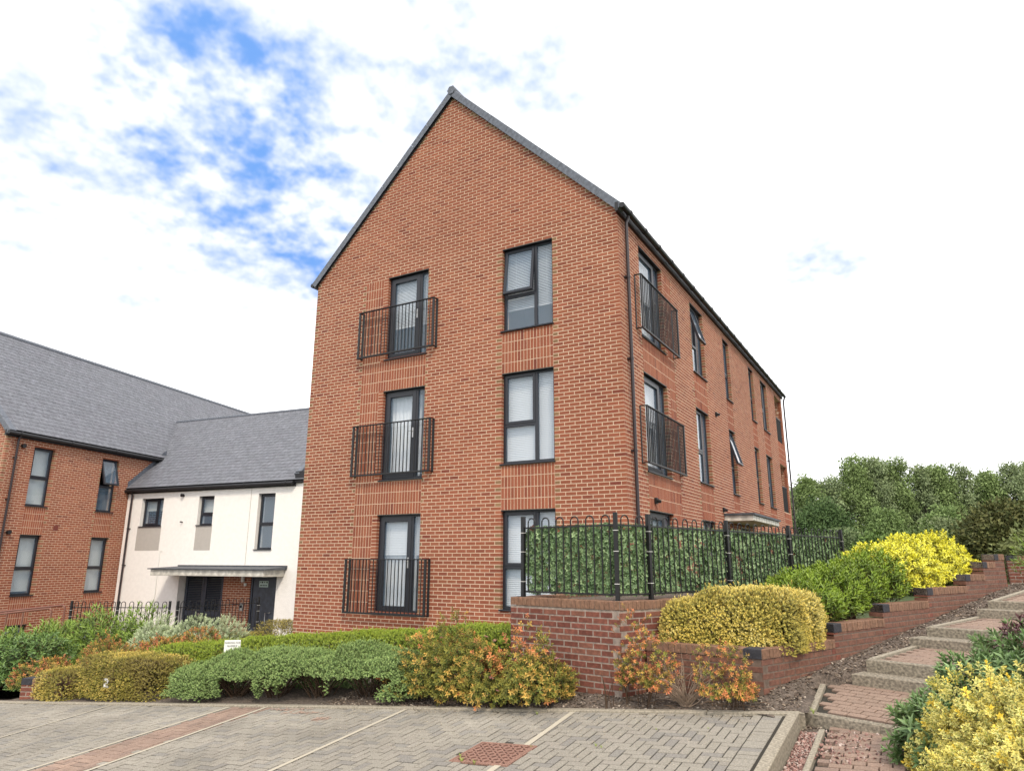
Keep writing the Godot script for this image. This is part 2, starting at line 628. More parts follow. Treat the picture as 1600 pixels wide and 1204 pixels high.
func slats(parent: Node, xf: Transform3D, a: float, b: float, c: float, d: float, z: float, tilt: float) -> void:
	var mb := MB.new()
	var v := d - 0.03
	while v > c + 0.02:
		var f := xf * Transform3D(Basis(Vector3.RIGHT, tilt), Vector3((a + b) / 2, v, z))
		mb.box(f, Vector3(-(b - a) / 2, -0.0006, -0.018), Vector3((b - a) / 2, 0.0006, 0.018), W)
		v -= 0.036
	mb.box(xf, Vector3(a, d - 0.03, z - 0.02), Vector3(b, d, z + 0.015), W)
	mb.box(xf, Vector3(a, c, z - 0.012), Vector3(b, c + 0.02, z + 0.012), W)
	for s in [0.18, 0.82]:
		var u: float = lerpf(a, b, s)
		mb.box(xf, Vector3(u - 0.002, c, z + 0.014), Vector3(u + 0.002, d, z + 0.016), W)
	part(parent, "venetian_blind", mb, M["blind"])

func drop_blind(parent: Node, xf: Transform3D, a: float, b: float, c: float, d: float, z: float) -> void:
	var mb := MB.new()
	mb.box(xf, Vector3(a, c, z - 0.002), Vector3(b, d, z), W)
	mb.box(xf, Vector3(a, c - 0.02, z - 0.008), Vector3(b, c, z + 0.006), W)
	part(parent, "roller_blind", mb, M["roller"])

# style: split (mullion share of the width or 0), rail (transom share of the height or 0), open (degrees of the top sash), blind: "slats"/"drop"/"", down: share of the height it covers
func window(parent: Node3D, xf: Transform3D, h: Array, st: Dictionary) -> MeshInstance3D:
	var a: float = h[0]; var b: float = h[1]; var c: float = h[2]; var d: float = h[3]
	var z1: float = st.get("z", -0.09)
	var z0 := z1 - 0.07
	var t := 0.055
	var split: float = st.get("split", 0.0)
	var rail: float = st.get("rail", 0.0)
	var mb := MB.new()
	ring(mb, xf, a, b, c, d, t, z0, z1)
	var mu := b - t
	if split > 0.0:
		mu = lerpf(a, b, split)
		bar(mb, xf, mu - 0.035, mu + 0.035, c + t, d - t, z0, z1)
		mu -= 0.035
	var rv := c + t
	if rail > 0.0:
		rv = lerpf(c, d, rail)
		bar(mb, xf, a + t, mu, rv - 0.035, rv + 0.035, z0, z1)
		rv += 0.035
	var w := part(parent, "window", mb, M["frame"])
	# the hung sash above the rail
	var ang: float = st.get("open", 0.0)
	var hinge := xf * Transform3D(Basis.IDENTITY, Vector3(0, d - t, z1 - 0.02)) * Transform3D(Basis(Vector3.RIGHT, -deg_to_rad(ang)), Vector3.ZERO)
	var sf := hinge * Transform3D(Basis.IDENTITY, Vector3(0, -(d - t), 0.0))
	var sm := MB.new()
	ring(sm, sf, a + t - 0.012, mu + 0.012, rv - 0.012, d - t + 0.012, 0.055, -0.03, 0.032)
	var sash := part(w, "sash", sm, M["frame"])
	pane(sash, sf, a + t + 0.04, mu - 0.04, rv + 0.04, d - t - 0.04, 0.0)
	if rail > 0.0:
		pane(w, xf, a + t, mu, c + t, rv - 0.07, z1 - 0.03)
	if split > 0.0:
		pane(w, xf, mu + 0.07, b - t, c + t, d - t, z1 - 0.03)
	var ln := MB.new()  # black strip put in to darken the underside of the head reveal
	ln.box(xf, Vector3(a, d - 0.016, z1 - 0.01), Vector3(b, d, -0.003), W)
	part(w, "head_dark_strip", ln, M["fascia"])
	var sl := MB.new()
	sl.brick(xf, Vector3(a - 0.02, c - 0.03, -0.16), Vector3(b + 0.02, c - 0.002, 0.045), 0.006, W)
	if st.get("sill", true):
		part(w, "sill", sl, M["frame"])
	var down: float = st.get("down", 1.0)
	var bz := z0 - 0.06
	var bl: String = st.get("blind", "")
	if bl == "slats":
		slats(w, xf, a + 0.02, b - 0.02, lerpf(d, c, down), d, bz, deg_to_rad(st.get("tilt", 62.0)))
	elif bl == "drop":
		drop_blind(w, xf, a + 0.02, b - 0.02, lerpf(d, c, down), d, bz)
	return w

# a glazed door with a narrow fixed light on its right
func glazed_door(parent: Node3D, xf: Transform3D, h: Array, st: Dictionary) -> void:
	var a: float = h[0]; var b: float = h[1]; var c: float = h[2]; var d: float = h[3]
	var z1 := -0.09
	var z0 := -0.17
	var mb := MB.new()
	ring(mb, xf, a, b, c, d, 0.055, z0, z1)
	var mu := lerpf(a, b, 0.775)
	bar(mb, xf, mu - 0.03, mu + 0.03, c + 0.055, d - 0.055, z0, z1)
	var w := part(parent, "balcony_door", mb, M["frame"])
	var lf := MB.new()
	ring(lf, xf, a + 0.05, mu - 0.025, c + 0.03, d - 0.05, 0.105, z0 + 0.01, z1 + 0.012)
	var leaf := part(w, "door_leaf", lf, M["frame"])
	pane(leaf, xf, a + 0.155, mu - 0.13, c + 0.135, d - 0.155, z1 - 0.03)
	pane(w, xf, mu + 0.03, b - 0.055, c + 0.055, d - 0.055, z1 - 0.03)
	var ln := MB.new()  # shaded reveal underside over the door, put in as a black strip
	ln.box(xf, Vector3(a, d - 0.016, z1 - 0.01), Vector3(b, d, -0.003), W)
	part(w, "head_dark_strip", ln, M["fascia"])
	var hm := MB.new()
	var hx := mu - 0.08
	hm.box(xf, Vector3(hx - 0.016, c + 0.92, z1 + 0.012), Vector3(hx + 0.016, c + 1.14, z1 + 0.022), W)
	hm.tube(PackedVector3Array([xf * Vector3(hx, c + 1.06, z1 + 0.02), xf * Vector3(hx, c + 1.06, z1 + 0.06), xf * Vector3(hx - 0.11, c + 1.06, z1 + 0.06)]), 0.009, 0.009, 8, W)
	part(leaf, "handle", hm, M["steel"])
	var th := MB.new()
	th.brick(xf, Vector3(a - 0.02, c - 0.03, -0.2), Vector3(b + 0.02, c, 0.03), 0.006, W)
	part(w, "threshold", th, M["frame"])
	var down: float = st.get("down", 0.5)
	if st.get("blind", "slats") == "slats":
		slats(w, xf, a + 0.05, mu, lerpf(d, c, down), d - 0.05, z0 - 0.05, deg_to_rad(58.0))
		slats(w, xf, mu + 0.03, b - 0.04, lerpf(d, c, down), d - 0.05, z0 - 0.05, deg_to_rad(58.0))
	if st.get("curtain", false):
		var cm := MB.new()
		var n := 26
		for k in n:
			var ua := lerpf(a + 0.06, mu - 0.02, float(k) / n)
			var ub := lerpf(a + 0.06, mu - 0.02, float(k + 1) / n)
			var za := -0.3 + 0.02 * sin(k * 1.9)
			var zb := -0.3 + 0.02 * sin((k + 1) * 1.9)
			cm.quad(xf * Vector3(ua, c + 0.05, za), xf * Vector3(ua, d - 0.1, za), xf * Vector3(ub, d - 0.1, zb), xf * Vector3(ub, c + 0.05, zb), W)
		part(w, "curtain", cm, M["blind"])

var baluster_mesh: ArrayMesh

func balcony(parent: Node3D, xf: Transform3D, a: float, b: float, c: float, d: float) -> void:
	var z := 0.14
	var mb := MB.new()
	bar(mb, xf, a, b, d - 0.022, d, z - 0.025, z + 0.025)
	bar(mb, xf, a, b, c, c + 0.036, z - 0.022, z + 0.022)
	for u in [a + 0.025, b - 0.025]:
		bar(mb, xf, u - 0.03, u + 0.03, c + 0.036, d - 0.022, z - 0.012, z + 0.012)
		for v in [c + 0.015, d - 0.006]:
			bar(mb, xf, u - 0.02, u + 0.02, v - 0.008, v + 0.008, 0.0, z - 0.02)
		bar(mb, xf, u - 0.03, u + 0.03, c, d, 0.002, 0.012)
	var o := part(parent, "juliet_balcony", mb, M["black_metal"])
	if baluster_mesh == null:
		var bmb := MB.new()
		bmb.tube(PackedVector3Array([Vector3.ZERO, Vector3(0, 1.12, 0)]), 0.011, 0.011, 6, W)
		baluster_mesh = bmb.mesh()
	var n := roundi((b - a - 0.05) / 0.1)
	for i in range(1, n):
		var u := lerpf(a + 0.025, b - 0.025, float(i) / n)
		shared(o, "baluster", baluster_mesh, M["black_metal"], xf * Transform3D(Basis.from_scale(Vector3(1, (d - c - 0.03) / 1.12, 1)), Vector3(u, c + 0.02, z)))

func pipe_down(parent: Node3D, xf: Transform3D, u: float, v0: float, v1: float, m: Material, clips: Array) -> void:
	var mb := MB.new()
	mb.tube(PackedVector3Array([xf * Vector3(u, v0, 0.075), xf * Vector3(u, v1 - 0.12, 0.075), xf * Vector3(u, v1 - 0.03, 0.11), xf * Vector3(u, v1 + 0.04, 0.13)]), 0.034, 0.034, 10, W)
	var o := part(parent, "downpipe", mb, m)
	for v in clips:
		var cm := MB.new()
		cm.tube(PackedVector3Array([xf * Vector3(u, v, 0.075), xf * Vector3(u, v + 0.045, 0.075)]), 0.043, 0.043, 10, W)
		cm.box(xf, Vector3(u - 0.055, v + 0.008, 0.0), Vector3(u + 0.055, v + 0.036, 0.05), W)
		part(o, "pipe_clip", cm, m)

func gutter(parent: Node3D, xf: Transform3D, u0: float, u1: float, v: float, every: float, m: Material) -> void:
	var mb := MB.new()
	mb.tube(PackedVector3Array([xf * Vector3(u0, v, 0.15), xf * Vector3(u1, v, 0.15)]), 0.058, 0.058, 12, W)
	mb.box(xf, Vector3(u0, v - 0.10, 0.0), Vector3(u1, v + 0.09, 0.06), W)
	var o := part(parent, "gutter", mb, m)
	var u := u0 + 0.4
	while u < u1:
		var cm := MB.new()
		cm.tube(PackedVector3Array([xf * Vector3(u, v, 0.15), xf * Vector3(u + 0.06, v, 0.15)]), 0.07, 0.07, 12, W)
		part(o, "gutter_joint", cm, m)
		u += every

var slate_meshes := []

func slate_mesh(col: Color, w: float) -> ArrayMesh:
	var mb := MB.new()
	slate(mb, Transform3D.IDENTITY, w, col)
	return mb.mesh()

func slate(mb: MB, f: Transform3D, w: float, col: Color) -> void:
	var h := w / 2 - 0.0025
	var top := 0.27
	var a := f * Vector3(-h, 0, 0.013); var b := f * Vector3(-h, top, 0.004)
	var c := f * Vector3(h, top, 0.004); var d := f * Vector3(h, 0, 0.013)
	mb.quad(a, b, c, d, col)
	mb.quad(f * Vector3(-h, 0, 0.005), a, d, f * Vector3(h, 0, 0.005), col)
	mb.quad(f * Vector3(-h, top, 0.0), b, a, f * Vector3(-h, 0, 0.005), col)
	mb.quad(d, c, f * Vector3(h, top, 0.0), f * Vector3(h, 0, 0.005), col)

# slates over a slope: xf x along the eave, y up the slope, z away from it; keep(u, v) says where the roof is
func slates(parent: Node3D, called: String, xf: Transform3D, u0: float, u1: float, length: float, singles: int, keep: Callable) -> void:
	var under := MB.new()
	under.box(xf, Vector3(u0, 0, -0.14), Vector3(u1, length, 0.0), S(40, 40, 44))
	var roof := part(parent, called, under, M["slate"])
	if slate_meshes.is_empty():
		for k in 8:
			slate_meshes.append(slate_mesh(vary(S(122, 124, 133), 0.10), 0.3))
	var gx := parent.transform * xf
	var spots := []
	var row := 0
	var v := 0.0
	while v < length - 0.1:
		var u := u0 + (0.15 if row % 2 == 0 else 0.0)
		while u < u1 + 0.1:
			if u > u0 + 0.1 and u < u1 - 0.1 and keep.call(u, v):
				spots.append([seen(gx * Vector3(u, v + 0.1, 0)), u, v])
			u += 0.3
		v += 0.21
		row += 1
	var order := spots.duplicate()
	order.sort_custom(func(p, q): return p[0] > q[0])
	var least: float = order[mini(singles, order.size() - 1)][0] if singles > 0 else 9.0
	var rest := MB.new()
	for s in spots:
		var f := xf * Transform3D(Basis(Vector3.FORWARD, rng.randf_range(-0.006, 0.006)), Vector3(s[1], s[2], rng.randf_range(0.0, 0.002)))
		if s[0] > least and s[0] > 0.0:
			shared(roof, "slate", slate_meshes[rng.randi() % 8], M["slate"], f)
		else:
			slate(rest, f, 0.3, vary(S(122, 124, 133), 0.10))
	part(roof, "slating", rest, M["slate"], true)

# ---------------------------------------------------------------- lie of the land
const KX := 3.1446
const KZ := 3.8425

func plane(x: float, z: float) -> float:   # the paved car park falls to the left and towards the viewer
	return -0.42 + 0.06 * (x - KX) - 0.08 * (z - KZ)

func kerb_z(x: float) -> float:
	return KZ - 0.1038 * (x - KX)

const BACK_Z := [[-30.0, -2.0], [-21.0, -3.4], [-15.0, -4.2], [-9.0, -5.0], [-8.3, 0.1], [-0.62, 0.1], [-0.5, 3.35], [1.25, 3.66], [1.6, 3.3], [2.75, 3.45], [3.3, 3.35]]
const BACK_H := [[-30.0, -2.2], [-21.0, -1.75], [-15.0, -1.5], [-9.5, -1.15], [-8.3, -0.75], [-4.5, -0.4], [-2.5, -0.2], [-0.62, -0.2], [-0.5, -0.5], [1.3, -0.45], [2.8, -0.32], [3.3, -0.36]]

func bed_h(x: float, z: float) -> float:
	var k := kerb_z(x)
	var zb := keys(x, BACK_Z)
	var t := clampf((k - z) / (k - zb), 0.0, 1.0)
	var edge := plane(x, k) + 0.01
	return lerpf(edge, keys(x, BACK_H), smoothstep(0.0, 1.0, t) * 0.6 + t * 0.4) + 0.025 * noise.get_noise_2d(x * 90.0, z * 90.0) * smoothstep(0.0, 0.1, t)

# the stepped planter wall: its corner and the way it runs
const PC := Vector3(2.822, 0.154, 3.492)
const PD := Vector3(0.35837, 0, -0.93358)
const PN := Vector3(0.93358, 0, 0.35837)

func run(s: float, off: float, y := 0.0) -> Vector3:
	return Vector3(PC.x + PD.x * s + PN.x * off, y, PC.z + PD.z * s + PN.z * off)

func bank_h(s: float, off: float) -> float:
	var h := -0.30 + 0.115 * minf(s, 8.7) - 0.05 * smoothstep(0.0, 0.5, off)
	# the soil stops at the left edge of the path
	var e := 0.34 if s > 1.1 else lerpf(0.40, 0.06, clampf(s, 0.0, 1.0))
	h -= 0.20 * smoothstep(e - 0.06, e + 0.06, off) * (1.0 - smoothstep(2.0, 2.2, off))
	h += 0.05 * maxf(0.0, off - 2.0)
	if s < 0.2:
		h = minf(h, lerpf(h, -0.44, smoothstep(0.2, -0.3, s)))
	return h + 0.02 * noise.get_noise_2d(s * 80.0, off * 80.0)

func grid(fn: Callable, nu: int, nv: int) -> MB:   # fn(i, j) gives a point; smooth normals
	var mb := MB.new()
	var pts := []
	for i in nu + 1:
		for j in nv + 1:
			pts.append(fn.call(i, j))
	var at := func(i: int, j: int) -> Vector3: return pts[clampi(i, 0, nu) * (nv + 1) + clampi(j, 0, nv)]
	for i in nu + 1:
		for j in nv + 1:
			var du: Vector3 = at.call(i + 1, j) - at.call(i - 1, j)
			var dv: Vector3 = at.call(i, j + 1) - at.call(i, j - 1)
			var nn := du.cross(dv).normalized()
			if nn.y < 0.0:
				nn = -nn
			mb.v.append(at.call(i, j)); mb.n.append(nn); mb.c.append(W)
	for i in nu:
		for j in nv:
			var a := i * (nv + 1) + j
			var b := a + nv + 1
			var ca: Vector3 = (mb.v[b] - mb.v[a]).cross(mb.v[a + 1] - mb.v[a])
			if ca.y < 0.0:
				mb.ix.append_array(PackedInt32Array([a, b, b + 1, a, b + 1, a + 1]))
			else:
				mb.ix.append_array(PackedInt32Array([a, b + 1, b, a, a + 1, b + 1]))
	return mb

func build_land() -> void:
	# one sheet to the horizon, under everything else
	var far := func(i: int, j: int) -> Vector3:
		var x := signf(i - 40.0) * pow(absf(i - 40.0) / 40.0, 2.2) * 700.0
		var z := signf(j - 40.0) * pow(absf(j - 40.0) / 40.0, 2.2) * 700.0
		var y := plane(clampf(x, -26.0, 9.0), clampf(z, -6.0, 14.0)) - 0.75
		y += 2.0 * noise.get_noise_2d(x * 0.35, z * 0.35) * smoothstep(40.0, 120.0, Vector2(x, z).length())
		return Vector3(x, y, z)
	structure("ground", grid(far, 80, 80), M["grass"])

	var bed := func(i: int, j: int) -> Vector3:
		var x := lerpf(-30.0, 3.3, i / 166.0)
		var k := kerb_z(x) - 0.04
		var z := lerpf(k, minf(keys(x, BACK_Z) - 1.2, k - 1.0), j / 40.0)
		return Vector3(x, bed_h(x, z), z)
	structure("planting_bed_ground", grid(bed, 166, 40), M["soil"])

	var bank := func(i: int, j: int) -> Vector3:
		var s := lerpf(-0.42, 14.0, i / 100.0)
		var off := lerpf(-0.06, 6.0, j / 60.0)
		return run(s, off, bank_h(s, off))
	structure("bank_ground", grid(bank, 100, 60), M["soil"])

	# soil to the right of the lower path, in front of the bank
	var low := func(i: int, j: int) -> Vector3:
		var x := lerpf(3.2, 9.5, i / 42.0)
		var z := lerpf(3.6, 13.0, j / 60.0)
		return Vector3(x, plane(x, z) - 0.19 + 0.14 * smoothstep(4.35, 4.6, x) + 0.012 * noise.get_noise_2d(x * 90.0, z * 90.0), z)
	structure("verge_ground", grid(low, 42, 60), M["soil"])

	var ter := func(i: int, j: int) -> Vector3:
		var t := i / 30.0
		var p := Vector3(-0.3, 0, 3.0).lerp(Vector3(3.2, 0, -3.6), t)
		if t < 0.35:
			p = Vector3(-0.3, 0, 3.1).lerp(Vector3(1.35, 0, 3.0), t / 0.35)
		else:
			p = Vector3(1.35, 0, 3.0).lerp(Vector3(3.9, 0, -6.0), (t - 0.35) / 0.65)
		var q := Vector3(lerpf(-0.3, 0.0, minf(1.0, t * 3.0)), 0, lerpf(0.0, -7.0, maxf(0.0, t - 0.3) / 0.7))
		var r := p.lerp(q, j / 8.0)
		return Vector3(r.x, 0.58 + 0.01 * noise.get_noise_2d(r.x * 90.0, r.z * 90.0), r.z)
	structure("terrace_ground", grid(ter, 30, 8), M["soil"])

# ---------------------------------------------------------------- car park
var lean := Basis(Vector3(1, 0.06, 0), Vector3(0, 1, 0), Vector3(0, -0.08, 1))

func on_plane(x: float, z: float, up := 0.0) -> Vector3:
	return Vector3(x, plane(x, z) + up, z)

# a paving block lying in the slope: x to the right, z towards the viewer
func block_shape(mb: MB, o: Vector3, w: float, l: float, h: float, g: float, col: Color, b: Basis) -> void:
	var tilt := Transform3D(b * Basis(Vector3.RIGHT, -PI / 2), o)
	mb.brick(tilt, Vector3(-w / 2, -l / 2, -h), Vector3(w / 2, l / 2, 0), g, col)

func grey_block() -> Color:
	var r := rng.randf()
	if r < 0.7:
		return vary(S(172, 165, 153), 0.05)
	if r < 0.9:
		return vary(S(160, 155, 147), 0.05)
	return vary(S(176, 169, 157), 0.05)

func red_block() -> Color:
	return vary(S(174, 148, 132), 0.07) if rng.randf() < 0.75 else vary(S(164, 140, 126), 0.07)

const COVER := Rect2(0.345, 5.40, 0.615, 0.565)

func build_car_park() -> void:
	var sm := MB.new()
	sm.quad(on_plane(-40, kerb_z(-40), -0.007), on_plane(KX + 0.05, kerb_z(KX), -0.007), on_plane(KX + 0.05, 16, -0.007), on_plane(-40, 16, -0.007), W)
	for k in sm.n.size():
		sm.n[k] = Vector3(-0.06, 1, 0.08).normalized()
	var park := structure("car_park", sm, M["sand"])
	# herringbone of 200 x 100 mm blocks; the last course along the right-hand edging runs straight
	var spots := []
	var x0 := KX - 0.07 - 0.2 - 15.6
	var z0 := 3.5
	var right := KX - 0.07
	var ni := 156
	for i in ni:
		for j in 62:
			var k := posmod(i - j, 4)
			if k == 0 and i < ni - 1:
				spots.append([x0 + i * 0.1 + 0.1, z0 + j * 0.1 + 0.05, false])
			elif k == 0:
				spots.append([x0 + i * 0.1 + 0.05, z0 + j * 0.1 + 0.05, false, 0.087])
			elif k == 3:
				spots.append([x0 + i * 0.1 + 0.05, z0 + j * 0.1 + 0.1, true])
	for j in 62:
		spots.append([right - 0.1, z0 + j * 0.1 + 0.05, false])
	var kept := []
	for s in spots:
		if s[1] < kerb_z(s[0]) + 0.02:
			continue
		if COVER.grow(0.012).has_point(Vector2(s[0], s[1])):
			continue
		if s[0] < -9.0 and s[1] > 8.2:
			continue
		kept.append([seen(on_plane(s[0], s[1])), s])
	var order := kept.duplicate()
	order.sort_custom(func(p, q): return p[0] > q[0])
	var least: float = order[300][0]
	var shapes := {}
	for kind in ["g", "r"]:
		for k in 7:
			for t in 2:
				var mb := MB.new()
				block_shape(mb, Vector3.ZERO, 0.087 if t == 1 else 0.187, 0.187 if t == 1 else 0.087, 0.06, 0.003, grey_block() if kind == "g" else red_block(), lean)
				shapes["%s%d%d" % [kind, k, t]] = mb.mesh()
	var rest := MB.new()
	for e in kept:
		var s: Array = e[1]
		var red: bool = s[0] > -4.34 and s[0] < -3.66
		var up := rng.randf_range(-0.003, 0.003)
		var wear := 1.0 + 0.28 * noise.get_noise_2d(s[0] * 26.0, s[1] * 44.0)
		if e[0] > least and s.size() == 3:
			shared(park, "paving_block", shapes["%s%d%d" % ["r" if red else "g", rng.randi() % 7, 1 if s[2] else 0]], M["block"], Transform3D(Basis.IDENTITY, on_plane(s[0], s[1], up)))
		else:
			block_shape(rest, on_plane(s[0], s[1], up), 0.087 if s[2] else (0.187 if s.size() == 3 else 0.087), 0.187 if s[2] else 0.087, 0.06, 0.003, (red_block() if red else grey_block()) * wear, lean)
	part(park, "paving", rest, M["block"], true)
	# bay lines
	for l in [[-6.83, 4.95, -6.25, 9.0, 0.04], [-4.40, 4.70, -4.36, 9.0, 0.055], [-3.74, 4.62, -3.40, 9.0, 0.055], [-1.46, 4.36, -1.22, 9.0, 0.055], [0.79, 4.12, 0.852, 5.39, 0.065], [0.88, 5.98, 1.03, 9.0, 0.07]]:
		var mb := MB.new()
		var n := 24
		for k in n:
			var ta := float(k) / n
			var tb := float(k + 1) / n
			var xa := lerpf(l[0], l[2], ta); var za := lerpf(l[1], l[3], ta)
			var xb := lerpf(l[0], l[2], tb); var zb := lerpf(l[1], l[3], tb)
			var h: float = l[4] / 2
			mb.quad(on_plane(xb - h, zb, 0.006), on_plane(xa - h, za, 0.006), on_plane(xa + h, za, 0.006), on_plane(xb + h, zb, 0.006), W)
		structure("bay_line", mb, M["line_paint"])
	var om := MB.new()
	for k in 260:
		var st: Array = [[-3.25, 4.66, 0.30, 0.05], [-2.85, 4.76, 0.28, 0.05], [-2.35, 4.98, 0.10, 0.06]][rng.randi() % 3]
		var cx: float = st[0] + rng.randfn() * st[2] * 0.6
		var cz: float = st[1] + rng.randfn() * st[3] * 0.7 - (cx - st[0]) * 0.16
		var rr := rng.randf_range(0.004, 0.022)
		var a := []
		for m in 7:
			var th := TAU * m / 7
			a.append(on_plane(cx + cos(th) * rr * rng.randf_range(0.6, 1.3), cz + sin(th) * rr * rng.randf_range(0.6, 1.3), 0.0055))
		for m in 7:
			om.tri(on_plane(cx, cz, 0.0055), a[m], a[(m + 1) % 7], W)
	for k in om.n.size():
		om.n[k] = Vector3.UP
	structure("paint_marking", om, M["orange_paint"])
	# kerb at the back of the bays and the edging on the right
	var kerb := structure("kerb", null, null)
	var x := KX + 0.06
	while x > -13.0:
		var xe := x - 0.912
		var mb := MB.new()
		var f := frame(Vector3(x, plane(x, kerb_z(x)) + 0.018, kerb_z(x)), Vector3(xe - x, 0, kerb_z(xe) - kerb_z(x)))
		var tilt := Basis(f.basis.z.normalized(), atan2(plane(xe, kerb_z(xe)) - plane(x, kerb_z(x)), 0.917)) * f.basis
		var kf := Transform3D(tilt, f.origin) * Transform3D(Basis(Vector3.RIGHT, -PI / 2), Vector3.ZERO)
		mb.brick(kf, Vector3(0.003, -0.062, -0.18), Vector3(0.914, 0.062, rng.randf_range(0.0, 0.003)), 0.008, W)
		part(kerb, "kerb_stone", mb, M["concrete"])
		x = xe
	var edge := structure("edging", null, null)
	var z := KZ - 0.05
	while z < 12.0:
		var mb := MB.new()
		block_shape(mb, on_plane(KX + 0.02, z + 0.457, 0.02 + rng.randf_range(0.0, 0.003)), 0.11, 0.909, 0.2, 0.008, W, lean)
		part(edge, "edging_stone", mb, M["concrete"])
		z += 0.914
	# rusty cover
	var cover := thing("drain_cover", "rusty square iron drain cover set in the grey block paving", "drain cover", on_plane(COVER.position.x + 0.3075, COVER.position.y + 0.2825, 0.0))
	var cm := MB.new()
	block_shape(cm, Vector3(0, 0.006, 0), 0.6, 0.55, 0.05, 0.004, W, lean)
	part(cover, "plate", cm, M["iron"])
	var fm := MB.new()
	for q in [[-0.312, 0.0, 0.024, 0.60], [0.312, 0.0, 0.024, 0.60], [0.0, -0.288, 0.60, 0.024], [0.0, 0.288, 0.60, 0.024]]:
		block_shape(fm, lean * Vector3(q[0], 0, q[1]) + Vector3(0, 0.009, 0), q[2], q[3], 0.05, 0.002, W, lean)
	part(cover, "cover_frame", fm, M["iron"])
	var stud_shapes := []
	for k in 2:
		var studs := MB.new()
		block_shape(studs, Vector3.ZERO, 0.045, 0.014, 0.01, 0.003, W, lean * Basis(Vector3.UP, 0.8 if k == 0 else -0.8))
		stud_shapes.append(studs.mesh())
	for i in 9:
		for j in 8:
			shared(cover, "tread_stud", stud_shapes[(i + j) % 2], M["stud_iron"], Transform3D(Basis.IDENTITY, lean * Vector3(-0.25 + i * 0.0625, 0, -0.23 + j * 0.066) + Vector3(0, 0.013, 0)))
	# the tarmac beyond the blocks is block paving too far off to tell apart
	var gm := MB.new()
	gm.quad(on_plane(-40, kerb_z(-40), -0.004), on_plane(-12.5, kerb_z(-12.5), -0.004), on_plane(-12.5, 16, -0.004), on_plane(-40, 16, -0.004), S(132, 128, 122))
	structure("far_paving_ground", gm, M["block"])

# ---------------------------------------------------------------- path and steps
func stone(mb: MB, s0: float, s1: float, o0: float, o1: float, y0: float, y1: float, drop: float) -> void:   # a kerb-like slab across or along the path
	var f := Transform3D(Basis(PN, Vector3.UP, -PD), run(0, 0))
	var a := Vector3(o0, y0 - drop, -s1)
	var b := Vector3(o1, maxf(y0, y1), -s0)
	var t := f * Transform3D(Basis(Vector3.RIGHT, -PI / 2), Vector3.ZERO)
	mb.brick(t, Vector3(a.x, s0, a.y), Vector3(b.x, s1, b.y), 0.008, W)

